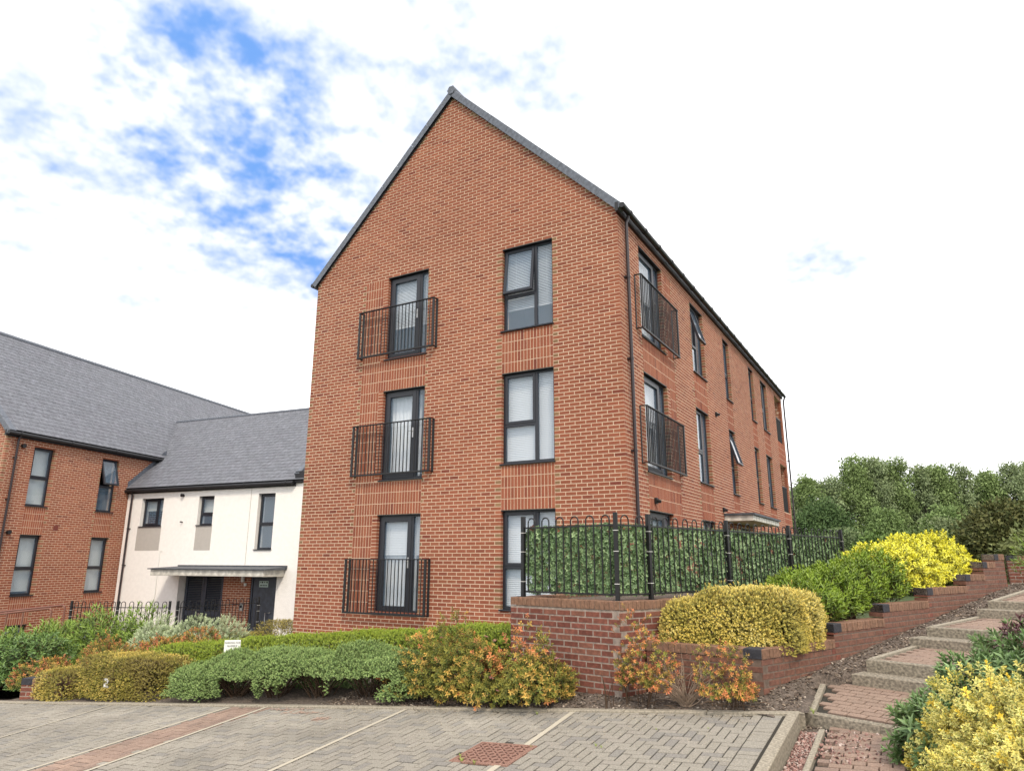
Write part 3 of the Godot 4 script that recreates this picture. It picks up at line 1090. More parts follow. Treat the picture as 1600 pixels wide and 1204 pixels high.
func build_path() -> void:
	var path := structure("footpath", null, null)
	# lower path: its slab, blocks and edgings
	var low := MB.new()
	low.quad(on_plane(3.42, 3.7, -0.15), on_plane(4.36, 3.7, -0.15), on_plane(4.36, 13, -0.15), on_plane(3.42, 13, -0.15), W)
	part(path, "path_bed", low, M["sand"])
	var shapes := []
	for k in 8:
		var mb := MB.new()
		block_shape(mb, Vector3.ZERO, 0.187, 0.087, 0.06, 0.003, red_block(), lean)
		shapes.append(mb.mesh())
	var n := 0
	var z := 3.78
	var row := 0
	while z < 9.0:
		var x := 3.49 + (0.0 if row % 2 == 0 else 0.1)
		while x < 4.32:
			var w := minf(0.2, 4.32 - x)
			if w > 0.15 and n < 210:
				shared(path, "paving_block", shapes[rng.randi() % 8], M["block"], Transform3D(Basis.IDENTITY, on_plane(x + 0.1, z + 0.05, -0.118 + rng.randf_range(-0.002, 0.002))))
				n += 1
			x += 0.2
		z += 0.1
		row += 1
	z = 3.95
	while z < 12.0:
		for xx in [3.44, 4.36]:
			var mb := MB.new()
			block_shape(mb, on_plane(xx, z + 0.457, -0.098), 0.055, 0.908, 0.2, 0.006, W, lean)
			part(path, "edging_stone", mb, M["concrete"])
		z += 0.914
	# steps and ramped landings: [start, end, height at start, height at end, left edge, right edge]
	var lands := [[0.06, 1.16, -0.43, -0.27, 0.12, 2.05], [1.47, 2.83, -0.03, 0.03, 0.46, 2.05], [3.21, 5.10, 0.25, 0.30, 0.52, 2.1], [5.33, 9.2, 0.52, 0.80, 0.62, 2.4]]
	var shp := []
	for k in 8:
		var mb := MB.new()
		block_shape(mb, Vector3.ZERO, 0.187, 0.087, 0.06, 0.003, red_block(), Basis.IDENTITY)
		shp.append(mb.mesh())
	var rest := MB.new()
	for l in lands:
		var bm := MB.new()
		bm.quad(run(l[0], l[4], l[2] - 0.03), run(l[1], l[4], l[3] - 0.03), run(l[1], l[5], l[3] - 0.03), run(l[0], l[5], l[2] - 0.03), W)
		part(path, "landing_bed", bm, M["sand"])
		var up := atan2(l[3] - l[2], l[1] - l[0])
		var b := Basis(PN, Vector3.UP, -PD) * Basis(Vector3.RIGHT, up)
		var s: float = l[0] + 0.12
		row = 0
		while s < l[1] - 0.02:
			var off: float = l[4] + 0.08 + (0.0 if row % 2 == 0 else 0.1)
			while off < l[5]:
				var p := run(s + 0.05, off + 0.1, lerpf(l[2], l[3], (s - l[0]) / (l[1] - l[0])) + rng.randf_range(-0.002, 0.002))
				if l[0] < 0.1 and off < 0.50 - 0.36 * s:
					off += 0.2
					continue
				if n < 296 and off < 1.4:
					shared(path, "paving_block", shp[rng.randi() % 8], M["block"], Transform3D(b, p))
					n += 1
				else:
					block_shape(rest, p, 0.187, 0.087, 0.06, 0.003, red_block(), b)
				off += 0.2
			s += 0.1
			row += 1
		var em := MB.new()
		var f := Transform3D(Basis(PN, Vector3.UP, -PD), run(l[0] + 0.1, l[4] + 0.02, l[2] + 0.018)) * Transform3D(Basis(Vector3.RIGHT, up - PI / 2), Vector3.ZERO)
		if l[0] < 0.1:
			# the first landing narrows: its edging runs back towards the wall
			var a := run(0.06, 0.50, -0.405)
			var c := run(0.98, 0.16, -0.275)
			f = frame(a, c - a) * Transform3D(Basis(Vector3.FORWARD, -atan2(0.13, 0.98)), Vector3.ZERO) * Transform3D(Basis(Vector3.RIGHT, -PI / 2), Vector3.ZERO)
			em.brick(f, Vector3(0.0, -0.03, -0.2), Vector3(0.98, 0.03, 0.0), 0.006, W)
		else:
			em.brick(f, Vector3(-0.03, 0.0, -0.2), Vector3(0.03, l[1] - l[0] - 0.1, 0.0), 0.006, W)
		part(path, "edging_stone", em, M["concrete"])
	part(path, "paving", rest, M["block"], true)
	var noses := [[-0.02, 0.10, -0.42, 0.32], [1.16, 1.47, -0.155, 0.42], [1.47, 1.60, -0.02, 0.46], [2.83, 3.21, 0.14, 0.42], [3.21, 3.34, 0.26, 0.50], [5.0, 5.33, 0.42, 0.55], [5.33, 5.46, 0.535, 0.6]]
	for k in noses.size():
		var q: Array = noses[k]
		var o: float = q[3]
		while o < 2.2:
			var mb := MB.new()
			stone(mb, q[0], q[1], o + 0.002, minf(o + 0.912, 2.25), q[2], q[2], 0.24)
			part(path, "step", mb, M["step_concrete"])
			o += 0.914
	# short kerb that closes the gap between the edging and the first step
	var km := MB.new()
	var kf := frame(Vector3(KX + 0.07, -0.405, KZ - 0.02), run(-0.02, 0.34) - Vector3(KX + 0.07, 0, KZ - 0.02))
	km.brick(kf * Transform3D(Basis(Vector3.RIGHT, -PI / 2), Vector3.ZERO), Vector3(0, -0.06, -0.25), Vector3(0.30, 0.06, 0), 0.008, W)
	part(path, "kerb_stone", km, M["step_concrete"])

# ---------------------------------------------------------------- loose stones
func pebble_mesh(sd: int) -> ArrayMesh:
	var r := RandomNumberGenerator.new()
	r.seed = sd
	var mb := MB.new()
	var pts := []
	for k in 3:
		var y: float = [-0.6, 0.1, 0.75][k]
		for a in 6:
			var th := TAU * (a + 0.5 * (k % 2)) / 6
			var q := sqrt(maxf(0.05, 1.0 - y * y)) * r.randf_range(0.75, 1.1)
			pts.append(Vector3(cos(th) * q, y * r.randf_range(0.8, 1.1), sin(th) * q))
	for k in 2:
		for a in 6:
			var b := (a + 1) % 6
			mb.quad(pts[k * 6 + a], pts[k * 6 + 6 + a], pts[k * 6 + 6 + b], pts[k * 6 + b], W)
	for a in range(1, 5):
		mb.tri(pts[12], pts[12 + a + 1], pts[12 + a], W)
	return mb.mesh()

func build_stones() -> void:
	var xfs := []
	var cols := PackedColorArray()
	for i in 5200:
		var x := rng.randf_range(KX + 0.09, 3.42)
		var z := rng.randf_range(3.9, 9.5)
		if rng.randf() < 0.12:
			x = rng.randf_range(3.4, 4.1)
			z = rng.randf_range(3.95, 4.9)
			if rng.randf() < 0.6 or x > 3.7 + rng.randf() * 0.4:
				continue
		var r := rng.randf_range(0.007, 0.017)
		var y := plane(x, z) - 0.165 + rng.randf_range(0.0, 0.02)
		if x > 3.42:
			y = plane(x, z) - 0.115
		xfs.append(Transform3D(Basis.from_euler(Vector3(rng.randf() * 6, rng.randf() * 6, rng.randf() * 6)) * Basis.from_scale(Vector3(r * 1.3, r * 0.7, r)), Vector3(x, y, z)))
		cols.append([S(204, 166, 156), S(186, 146, 136), S(220, 200, 190), S(166, 128, 118)][rng.randi() % 4])
	var holder := copies(self, numbered("pink_gravel"), pebble_mesh(3), M["stone"], xfs, cols, true)
	holder.set_meta("label", "pink gravel strip between the concrete edging and the lower path")
	holder.set_meta("category", "gravel")
	# bark chips and small stones on the soil
	xfs = []
	cols = PackedColorArray()
	for i in 9000:
		var p: Vector3
		if i % 2 == 0:
			var s := rng.randf_range(-0.3, 9.0)
			var off := rng.randf_range(0.0, 0.62)
			p = run(s, off, bank_h(s, off))
		else:
			var x := rng.randf_range(-3.0, 3.2)
			var z := kerb_z(x) - rng.randf_range(0.05, 0.9)
			p = Vector3(x, bed_h(x, z), z)
		var r := rng.randf_range(0.006, 0.016) * (1.8 if rng.randf() < 0.03 else 1.0)
		xfs.append(Transform3D(Basis.from_euler(Vector3(rng.randf() * 0.6, rng.randf() * 6, rng.randf() * 0.6)) * Basis.from_scale(Vector3(r * 1.7, r * 0.5, r * 0.8)), p + Vector3(0, 0.003, 0)))
		cols.append([S(126, 110, 96), S(104, 88, 76), S(160, 142, 124), S(86, 74, 66), S(198, 184, 168)][rng.randi() % 5 if rng.randf() < 0.7 else rng.randi() % 2])
	var chips := copies(self, numbered("soil_chips"), pebble_mesh(4), M["stone"], xfs, cols, true)
	chips.set_meta("label", "bark chips and small stones scattered over the brown soil")
	chips.set_meta("category", "gravel")
	# grains and grit on the paving near the bed
	xfs = []
	cols = PackedColorArray()
	for i in 2600:
		var x := rng.randf_range(-2.6, 3.0)
		var z := kerb_z(x) + 0.1 + 1.6 * pow(rng.randf(), 2.2)
		if noise.get_noise_2d(x * 60.0, z * 60.0) < -0.05:
			continue
		var r := rng.randf_range(0.002, 0.0055)
		xfs.append(Transform3D(Basis.from_euler(Vector3(0, rng.randf() * 6, 0)) * Basis.from_scale(Vector3(r * 1.5, r * 0.6, r)), on_plane(x, z, 0.002)))
		cols.append([S(226, 214, 190), S(204, 190, 164), S(168, 150, 128)][rng.randi() % 3])
	var grit := copies(self, numbered("paving_grit"), pebble_mesh(5), M["stone"], xfs, cols, true)
	grit.set_meta("label", "pale grit scattered over the block paving by the kerb")
	grit.set_meta("category", "gravel")

# ---------------------------------------------------------------- buildings
func slope_frame(o: Vector3, along: Vector3, pitch: float) -> Transform3D:
	var f := frame(o, along)
	var y := Vector3.UP * sin(pitch) - f.basis.z * cos(pitch)
	return Transform3D(Basis(f.basis.x, y, f.basis.x.cross(y)), o)

func slab(parent: Node3D, called: String, p: Vector3, q: Vector3, m: Material) -> MeshInstance3D:
	var mb := MB.new()
	mb.box(Transform3D.IDENTITY, p, q, W)
	return part(parent, called, mb, m)

func verge(parent: Node3D, f: Transform3D, u: float, length: float, unit: float, flip := false) -> void:
	var xa := u - (0.14 if flip else 0.085)
	var xb := u + (0.085 if flip else 0.14)
	var v := -0.06
	while v < length - 0.02:
		var mb := MB.new()
		var e := minf(v + unit, length)
		var lift := rng.randf_range(0.0, 0.004)
		mb.brick(f, Vector3(xa, v + 0.003, -0.135), Vector3(xb, e - 0.003, 0.028 + lift), 0.010, W)
		part(parent, "verge_cap", mb, M["verge"])
		v = e

const HEADS := [2.084, 4.897, 7.710]
const SILLS := [0.205, 3.005, 5.825]
const FEET := [0.035, 2.850, 5.660]

func build_main() -> void:
	var b := thing("apartment_building", "tall three-storey red brick apartment block with a steep gable facing the car park", "building", Vector3(0, -1.066, 0))
	b.position = Vector3.ZERO
	var id := Transform3D.IDENTITY
	var holes := []
	var panels := []
	for k in 3:
		holes.append([-2.6725, -1.4625, SILLS[k], HEADS[k]])
		holes.append([-5.8626, -4.6678, FEET[k], HEADS[k]])
		panels.append([-6.55, -6.0, FEET[k] - 0.03, HEADS[k]])
		if k > 0:
			panels.append([-2.6725, -1.4625, HEADS[k - 1], SILLS[k] - 0.03])
			panels.append([-6.55, -4.6678, HEADS[k - 1], FEET[k] - 0.035])
	var g := {"u0": -8.2125, "u1": 0.0, "v0": -1.066, "v1": 12.06, "eave": 7.98, "apex": 12.06, "mid": -4.10625, "holes": holes, "panels": panels, "corner_u1": true}
	g["hide"] = func(q: Array) -> bool: return q[1] < 1.75 and q[0] > -3.0 or q[1] < 0.0
	brick_wall(b, "gable_wall", id, g, 300)

	var sf := frame(Vector3.ZERO, Vector3(0, 0, -1))
	var cols := [[1.21, 2.75], [5.09, 6.32], [8.60, 9.38], [12.28, 13.06], [14.36, 15.56], [17.27, 18.75]]
	var sh := []
	var sp := []
	for k in 3:
		for i in 6:
			var low: float = FEET[k] if i == 0 else SILLS[k]
			if k == 0 and (i == 2 or i == 3):
				continue
			sh.append([cols[i][0], cols[i][1], low, HEADS[k]])
		sp.append([2.97, 3.42, FEET[k] - 0.03, HEADS[k]])
		if k > 0:
			sp.append([1.21, 3.42, HEADS[k - 1], FEET[k] - 0.035])
			for i in range(1, 6):
				sp.append([cols[i][0], cols[i][1], HEADS[k - 1], SILLS[k] - 0.03])
	sh.append([9.2, 10.4, 0.2, 2.05])
	var so := {"u0": 0.0, "u1": 19.05, "v0": -1.066, "v1": 7.98, "holes": sh, "panels": sp, "corner_u0": true, "a_first": false}
	brick_wall(b, "side_wall", sf, so, 0)
	# the two walls that face away, floors and partitions
	slab(b, "left_wall", Vector3(-8.2085, -1.066, -19.05), Vector3(-7.9, 7.98, -0.31), M["plaster"])
	slab(b, "rear_wall", Vector3(-8.2, -1.066, -19.04), Vector3(-0.31, 7.98, -18.8), M["plaster"])
	for y in [-1.0, 2.55, 5.36, 8.0]:
		slab(b, "floor_slab", Vector3(-7.9, y - 0.2, -18.8), Vector3(-0.31, y, -0.31), M["room"])
	for z in [-4.2, -7.6, -11.2, -13.8, -16.6]:
		slab(b, "partition", Vector3(-7.9, -1.0, z - 0.1), Vector3(-0.31, 7.98, z), M["plaster"])
	slab(b, "partition", Vector3(-3.8, -1.0, -4.2), Vector3(-3.7, 7.98, -0.31), M["plaster"])
	slab(b, "partition", Vector3(-3.7, -1.0, -2.95), Vector3(-0.31, 7.98, -2.86), M["plaster"])

	# gable windows: the top one stands ajar with its blind half down
	for k in 3:
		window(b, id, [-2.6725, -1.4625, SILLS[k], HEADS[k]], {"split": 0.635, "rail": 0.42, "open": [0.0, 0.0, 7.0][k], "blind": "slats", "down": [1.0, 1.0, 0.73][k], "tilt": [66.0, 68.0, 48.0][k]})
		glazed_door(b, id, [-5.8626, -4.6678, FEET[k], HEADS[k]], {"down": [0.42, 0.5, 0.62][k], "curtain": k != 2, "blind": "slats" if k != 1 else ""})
		balcony(b, id, -6.60, -4.37, [0.0, 2.95, 5.74][k], [1.143, 4.115, 6.90][k])
	for k in 3:
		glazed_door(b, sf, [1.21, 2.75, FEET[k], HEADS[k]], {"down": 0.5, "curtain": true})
		if k > 0:
			balcony(b, sf, 0.86, 3.42, [0.0, 2.95, 5.70][k], [1.143, 4.105, 6.89][k])
		for i in range(1, 5):
			if k == 0 and (i == 2 or i == 3):
				continue
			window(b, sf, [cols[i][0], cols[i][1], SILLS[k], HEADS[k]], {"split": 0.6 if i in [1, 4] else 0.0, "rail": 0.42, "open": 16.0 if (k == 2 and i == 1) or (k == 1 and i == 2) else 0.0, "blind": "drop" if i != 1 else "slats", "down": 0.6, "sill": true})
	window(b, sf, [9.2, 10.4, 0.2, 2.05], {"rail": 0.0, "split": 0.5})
	# recessed balconies at the far end
	for k in 3:
		var far := {"u0": 0.0, "u1": 1.5, "v0": SILLS[k] - 0.12, "v1": HEADS[k] + 0.1, "thick": 0.1, "inner": false}
		brick_wall(b, "recess_wall", frame(Vector3(-1.52, 0, -18.752), Vector3(1, 0, 0)), far, 0)
		slab(b, "recess_back", Vector3(-1.6, SILLS[k] - 0.12, -18.75), Vector3(-1.5, HEADS[k] + 0.1, -17.2), M["plaster"])
		slab(b, "recess_floor", Vector3(-1.5, SILLS[k] - 0.15, -18.75), Vector3(-0.004, SILLS[k] - 0.01, -17.27), M["canopy_white"])
		var rm := MB.new()
		rm.box(sf, Vector3(17.28, SILLS[k] + 1.0, -0.08), Vector3(18.74, SILLS[k] + 1.04, -0.04), W)
		var rail := part(b, "recess_railing", rm, M["black_metal"])
		for j in 14:
			shared(rail, "baluster", baluster_mesh, M["black_metal"], sf * Transform3D(Basis.from_scale(Vector3(1, 0.9, 1)), Vector3(17.33 + j * 0.104, SILLS[k], -0.06)))

	# roof
	var run_up := 5.86
	var rf := slope_frame(Vector3(0.09, 8.06, 0.0), Vector3(0, 0, -1), PI / 4)
	var lf := slope_frame(Vector3(-8.30, 8.06, -19.1), Vector3(0, 0, 1), PI / 4)
	for pair in [[rf, 0.0], [lf, 19.1]]:
		var f: Transform3D = pair[0]
		var mb := MB.new()
		mb.box(f, Vector3(-0.02 if pair[1] == 0.0 else 0.0, 0, -0.12), Vector3(19.1 if pair[1] == 0.0 else 19.12, run_up + 0.05, -0.005), S(84, 86, 94))
		part(b, "roof_slope", mb, M["slate"])
	verge(b, rf, 0.0, 5.92, 0.62)
	# on the other slope the gable edge lies at the end of the frame
	verge(b, lf, 19.1, 5.92, 0.62, true)
	var rm2 := MB.new()
	rm2.tube(PackedVector3Array([Vector3(-4.105, 12.235, 0.10), Vector3(-4.105, 12.235, -19.15)]), 0.12, 0.12, 6, W)
	part(b, "ridge_cap", rm2, M["verge"])
	gutter(b, sf, -0.10, 19.15, 8.0, 0.92, M["fascia"])
	gutter(b, frame(Vector3(-8.2125, 0, -19.05), Vector3(0, 0, 1)), -0.05, 19.12, 8.0, 3.0, M["fascia"])
	pipe_down(b, sf, 0.32, -0.2, 7.92, M["pipe"], [1.2, 3.1, 4.9, 6.6])
	pipe_down(b, frame(Vector3(0.0, 0, -19.05), Vector3(0, 0, -1)), 0.12, -0.2, 7.92, M["pipe"], [3.0, 5.2])
	# flat canopy over the side entrance, a wall light and small vents
	var cm := MB.new()
	cm.brick(sf, Vector3(7.3, 2.16, 0.0), Vector3(11.2, 2.30, 0.75), 0.01, W)
	var can := part(b, "entrance_canopy", cm, M["canopy_white"])
	var ct := MB.new()
	ct.box(sf, Vector3(7.25, 2.305, 0.0), Vector3(11.25, 2.36, 0.80), W)
	part(can, "canopy_roof", ct, M["canopy_grey"])
	for q in [[1.55, 2.28], [7.1, 5.05], [7.2, 2.45]]:
		var vm := MB.new()
		vm.box(sf, Vector3(q[0] - 0.05, q[1] - 0.06, 0.0), Vector3(q[0] + 0.05, q[1] + 0.06, 0.05), W)
		vm.tube(PackedVector3Array([sf * Vector3(q[0], q[1], 0.05), sf * Vector3(q[0], q[1] - 0.02, 0.12)]), 0.04, 0.03, 8, W)
		part(b, "wall_light", vm, M["black_metal"])

# ---- the white rendered link
const EW := Vector3(-21.164, 0, -3.599)

func build_white() -> void:
	var b := thing("link_building", "low white rendered building with a grey slate roof and a canopied entrance", "building")
	b.transform = frame(EW, Vector3(cos(deg_to_rad(6.5)), 0, -sin(deg_to_rad(6.5))))
	var id := Transform3D.IDENTITY
	var mb := MB.new()
	var inner := MB.new()
	var o := {"u0": 0.02, "u1": 12.9, "v0": -1.9, "v1": 3.62, "holes": [[0.80, 1.90, 2.30, 3.30], [3.64, 4.35, 2.30, 3.30], [6.36, 7.08, 1.46, 3.30], [3.10, 7.42, -1.80, 0.70]]}
	sheet(mb, inner, id, o, 0.34)
	var wall := part(b, "wall", mb, M["render"])
	part(wall, "inner_face", inner, M["plaster"])
	for q in [[0.73, 1.93], [3.63, 4.38]]:
		var pm := MB.new()
		pm.box(id, Vector3(q[0], 1.44, -0.004), Vector3(q[1], 2.262, 0.004), W, false)
		part(wall, "render_panel", pm, M["grey_render"])
	var jm := MB.new()
	jm.box(id, Vector3(6.02, 0.95, -0.004), Vector3(6.032, 3.5, 0.002), S(190, 184, 176), false)
	part(wall, "movement_joint", jm, M["plaster"])
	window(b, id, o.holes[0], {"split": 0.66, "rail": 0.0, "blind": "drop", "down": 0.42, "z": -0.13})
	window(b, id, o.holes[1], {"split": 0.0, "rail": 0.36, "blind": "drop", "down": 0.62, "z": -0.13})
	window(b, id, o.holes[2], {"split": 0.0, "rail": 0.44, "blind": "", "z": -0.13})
	# the entrance under the canopy
	var bo := {"u0": 4.92, "u1": 6.12, "v0": -1.9, "v1": 0.69, "thick": 0.1, "inner": false}
	brick_wall(b, "entrance_pier", Transform3D(Basis.IDENTITY, Vector3(0, 0, -0.24)), bo, 0)
	slab(b, "porch_back", Vector3(3.0, -1.85, -0.7), Vector3(7.6, 0.72, -0.5), M["room"])
	for k in 2:
		var u: float = 3.14 + k * 0.89
		var dm := MB.new()
		ring(dm, id, u, u + 0.88, -1.70, 0.66, 0.10, -0.32, -0.27)
		bar(dm, id, u + 0.10, u + 0.78, -0.76, -0.58, -0.32, -0.275)
		var d := part(b, "louvred_door", dm, M["door_grey"])
		var v := -1.58
		while v < 0.52:
			if v < -0.82 or v > -0.58:
				var lm := MB.new()
				var lf := Transform3D(Basis(Vector3.RIGHT, deg_to_rad(35.0)), Vector3(u + 0.44, v + 0.03, -0.30))
				lm.box(lf, Vector3(-0.345, -0.004, -0.03), Vector3(0.345, 0.004, 0.03), W)
				part(d, "louvre", lm, M["door_grey"])
			v += 0.058
		var hm := MB.new()
		hm.box(id, Vector3(u + (0.74 if k == 0 else 0.02), -0.72, -0.27), Vector3(u + (0.84 if k == 0 else 0.12), -0.66, -0.245), W)
		part(d, "hasp", hm, M["steel"])
	var fm := MB.new()
	ring(fm, id, 6.13, 7.40, -1.75, 0.68, 0.07, -0.36, -0.26)
	bar(fm, id, 7.14, 7.20, -1.7, 0.61, -0.36, -0.26)
	var fr := part(b, "entrance_door", fm, M["door_grey"])
	var lm2 := MB.new()
	lm2.brick(id, Vector3(6.21, -1.72, -0.35), Vector3(7.13, 0.60, -0.285), 0.006, W)
	var lf2 := part(fr, "door_leaf", lm2, M["door_grey"])
	var plates := MB.new()
	plates.box(id, Vector3(6.46, 0.24, -0.284), Vector3(6.84, 0.44, -0.278), W)
	part(lf2, "door_sign", plates, M["sign_green"])
	var marks := MB.new()
	for q in [[6.50, 6.53, 0.38, 0.41], [6.56, 6.62, 0.37, 0.42], [6.66, 6.71, 0.38, 0.41], [6.76, 6.81, 0.37, 0.42], [6.50, 6.60, 0.28, 0.31], [6.62, 6.70, 0.28, 0.31], [6.72, 6.80, 0.28, 0.31]]:
		marks.box(id, Vector3(q[0], q[2], -0.279), Vector3(q[1], q[3], -0.2765), W)
	part(lf2, "sign_print", marks, M["print"])
	var hm2 := MB.new()
	hm2.tube(PackedVector3Array([Vector3(7.02, -0.56, -0.285), Vector3(7.02, -0.56, -0.22), Vector3(6.86, -0.56, -0.22), Vector3(6.86, -0.92, -0.22), Vector3(7.02, -0.92, -0.22), Vector3(7.02, -0.92, -0.285)]), 0.014, 0.014, 8, W)
	part(lf2, "pull_handle", hm2, M["steel"])
	pane(fr, id, 7.20, 7.33, -1.68, 0.61, -0.30)
	# canopy
	var cm := MB.new()
	cm.brick(id, Vector3(2.80, 0.60, 0.0), Vector3(7.72, 0.80, 0.95), 0.008, W)
	var can := part(b, "canopy", cm, M["canopy_white"])
	var tm := MB.new()
	var a := Vector3(2.72, 0.805, 1.02); var e := Vector3(7.80, 0.805, 1.02)
	tm.box(id, Vector3(2.72, 0.803, 0.0), Vector3(7.80, 0.835, 1.02), W)
	tm.quad(a + Vector3(0, 0.03, 0), Vector3(3.05, 0.90, 0.01), Vector3(7.78, 0.90, 0.01), e + Vector3(0, 0.03, 0), W)
	tm.box(id, Vector3(3.02, 0.84, 0.0), Vector3(7.82, 0.94, 0.05), W)
	tm.tri(a + Vector3(0, 0.03, 0), Vector3(2.72, 0.835, 0.0), Vector3(3.05, 0.90, 0.01), W)
	tm.tri(e + Vector3(0, 0.03, 0), Vector3(7.78, 0.90, 0.01), Vector3(7.80, 0.835, 0.0), W)
	part(can, "canopy_roof", tm, M["canopy_grey"])
	# lamp, entry panel, pipes, vents
	var bulk := MB.new()
	bulk.tube(PackedVector3Array([Vector3(5.84, 0.40, -0.17), Vector3(5.84, 0.46, -0.165), Vector3(5.84, 0.54, -0.165), Vector3(5.84, 0.60, -0.17)]), 0.06, 0.06, 10, W)
	part(b, "wall_lamp", bulk, M["white_plastic"])
	var sens := MB.new()
	sens.tube(PackedVector3Array([Vector3(5.94, 0.27, -0.19), Vector3(5.94, 0.36, -0.18)]), 0.04, 0.045, 10, W)
	part(b, "motion_sensor", sens, M["white_plastic"])
	var pan := MB.new()
	pan.brick(id, Vector3(5.74, -0.52, -0.24), Vector3(5.92, -0.28, -0.20), 0.008, W)
	var ep := part(b, "entry_panel", pan, M["steel"])
	var ed := MB.new()
	ed.box(id, Vector3(5.79, -0.44, -0.2), Vector3(5.87, -0.34, -0.194), W)
	part(ep, "screen", ed, M["print"])
	var wp := MB.new()
	wp.tube(PackedVector3Array([Vector3(2.05, -1.6, 0.03), Vector3(2.05, 1.40, 0.03), Vector3(2.16, 1.42, 0.03)]), 0.012, 0.012, 6, W)
	part(b, "cable_conduit", wp, M["white_plastic"])
	for q in [[2.86, 3.36, 0.05], [2.95, 2.42, 0.02]]:
		var vm := MB.new()
		vm.tube(PackedVector3Array([Vector3(q[0], q[1], 0.0), Vector3(q[0], q[1], 0.10)]), q[2], q[2] * 1.25, 10, W)
		part(b, "vent_cap", vm, M["black_metal"])
	# roof, with its upstand by the tall block
	var f := slope_frame(Vector3(0, 3.70, 0.14), Vector3.RIGHT, deg_to_rad(40.0))
	slates(b, "roof_slope", f, -2.9, 9.2, 5.40, 140, func(u, v): return true)
	var back := MB.new()
	back.box(slope_frame(Vector3(12.9, 3.70, -8.14), Vector3.LEFT, deg_to_rad(40.0)), Vector3(0, 0, -0.14), Vector3(15.6, 5.4, 0.0), W)
	back.box(f, Vector3(9.2, 0, -0.14), Vector3(12.9, 5.40, 0.0), W)
	part(b, "rear_roof", back, M["slate"])
	var rg := MB.new()
	rg.tube(PackedVector3Array([Vector3(-2.6, 7.16, -3.99), Vector3(12.9, 7.16, -3.99)]), 0.07, 0.07, 6, W)
	part(b, "ridge_cap", rg, M["verge"])
	gutter(b, id, -0.02, 7.92, 3.60, 1.8, M["fascia"])
	var up := MB.new()
	up.brick(f, Vector3(7.9, 0.15, 0.0), Vector3(8.1, 1.1, 0.16), 0.02, W)
	part(b, "upstand", up, M["verge"])
	var up2 := MB.new()
	up2.box(id, Vector3(7.94, 3.62, 0.0), Vector3(9.3, 3.98, 0.10), W)
	part(b, "raised_fascia", up2, M["fascia"])
	pipe_down(b, id, 0.32, -1.8, 3.55, M["pipe"], [-0.4, 0.9, 2.2])
	# flashing where the slope meets the brick wall of the neighbour: the wall runs back from the left end
	var fl := MB.new()
	var back_dir := b.transform.basis.inverse() * Vector3(sin(deg_to_rad(-15.0)), 0, -cos(deg_to_rad(15.0)))
	var out := back_dir.cross(Vector3.UP)
	for k in 8:
		var p := back_dir * (0.22 * k - 0.10) + out * 0.012
		var q := back_dir * (0.22 * (k + 1) - 0.08) + out * 0.012
		var yp := 3.62 + (0.22 * k + 0.04) * tan(deg_to_rad(40.0))
		var yq := yp + 0.24 * tan(deg_to_rad(40.0))
		var step := rng.randf_range(0.0, 0.006)
		fl.quad(p + Vector3(0, yp, 0) + out * step, p + Vector3(0, yp + 0.30, 0) + out * step, q + Vector3(0, yq + 0.27, 0) + out * step, q + Vector3(0, yq, 0) + out * step, W)
		fl.quad(p + Vector3(0, yp + 0.03, 0) + out * 0.0, q + Vector3(0, yq + 0.03, 0), q + Vector3(0, yq + 0.03, 0) + out * 0.22, p + Vector3(0, yp + 0.03, 0) + out * 0.22, W)
	part(b, "flashing", fl, M["verge"])
	# floors and the walls behind
	for y in [-1.7, 1.05, 3.6]:
		slab(b, "floor_slab", Vector3(0.1, y - 0.2, -7.7), Vector3(12.8, y, -0.72 if y < 1.0 else -0.35), M["room"])
	slab(b, "rear_wall", Vector3(0.0, -1.9, -8.0), Vector3(12.9, 3.6, -7.7), M["plaster"])
	for u in [2.9, 5.4]:
		slab(b, "partition", Vector3(u, 1.05, -7.7), Vector3(u + 0.1, 3.4, -0.35), M["plaster"])
	slab(b, "partition", Vector3(0.4, 1.05, -4.0), Vector3(12.8, 3.4, -3.9), M["plaster"])

func lettering(parent: Node3D, text: String, xf: Transform3D, size: float, m: Material) -> void:
	var t := TextMesh.new()
	var fnt := SystemFont.new()
	fnt.font_names = PackedStringArray(["Droid Sans"])
	t.font = fnt
	t.text = text
	t.font_size = 32
	t.pixel_size = size / 32.0
	t.depth = 0.002
	var o := MeshInstance3D.new()
	o.name = "lettering"
	o.mesh = t
	o.material_override = m
	o.transform = xf
	parent.add_child(o, true)

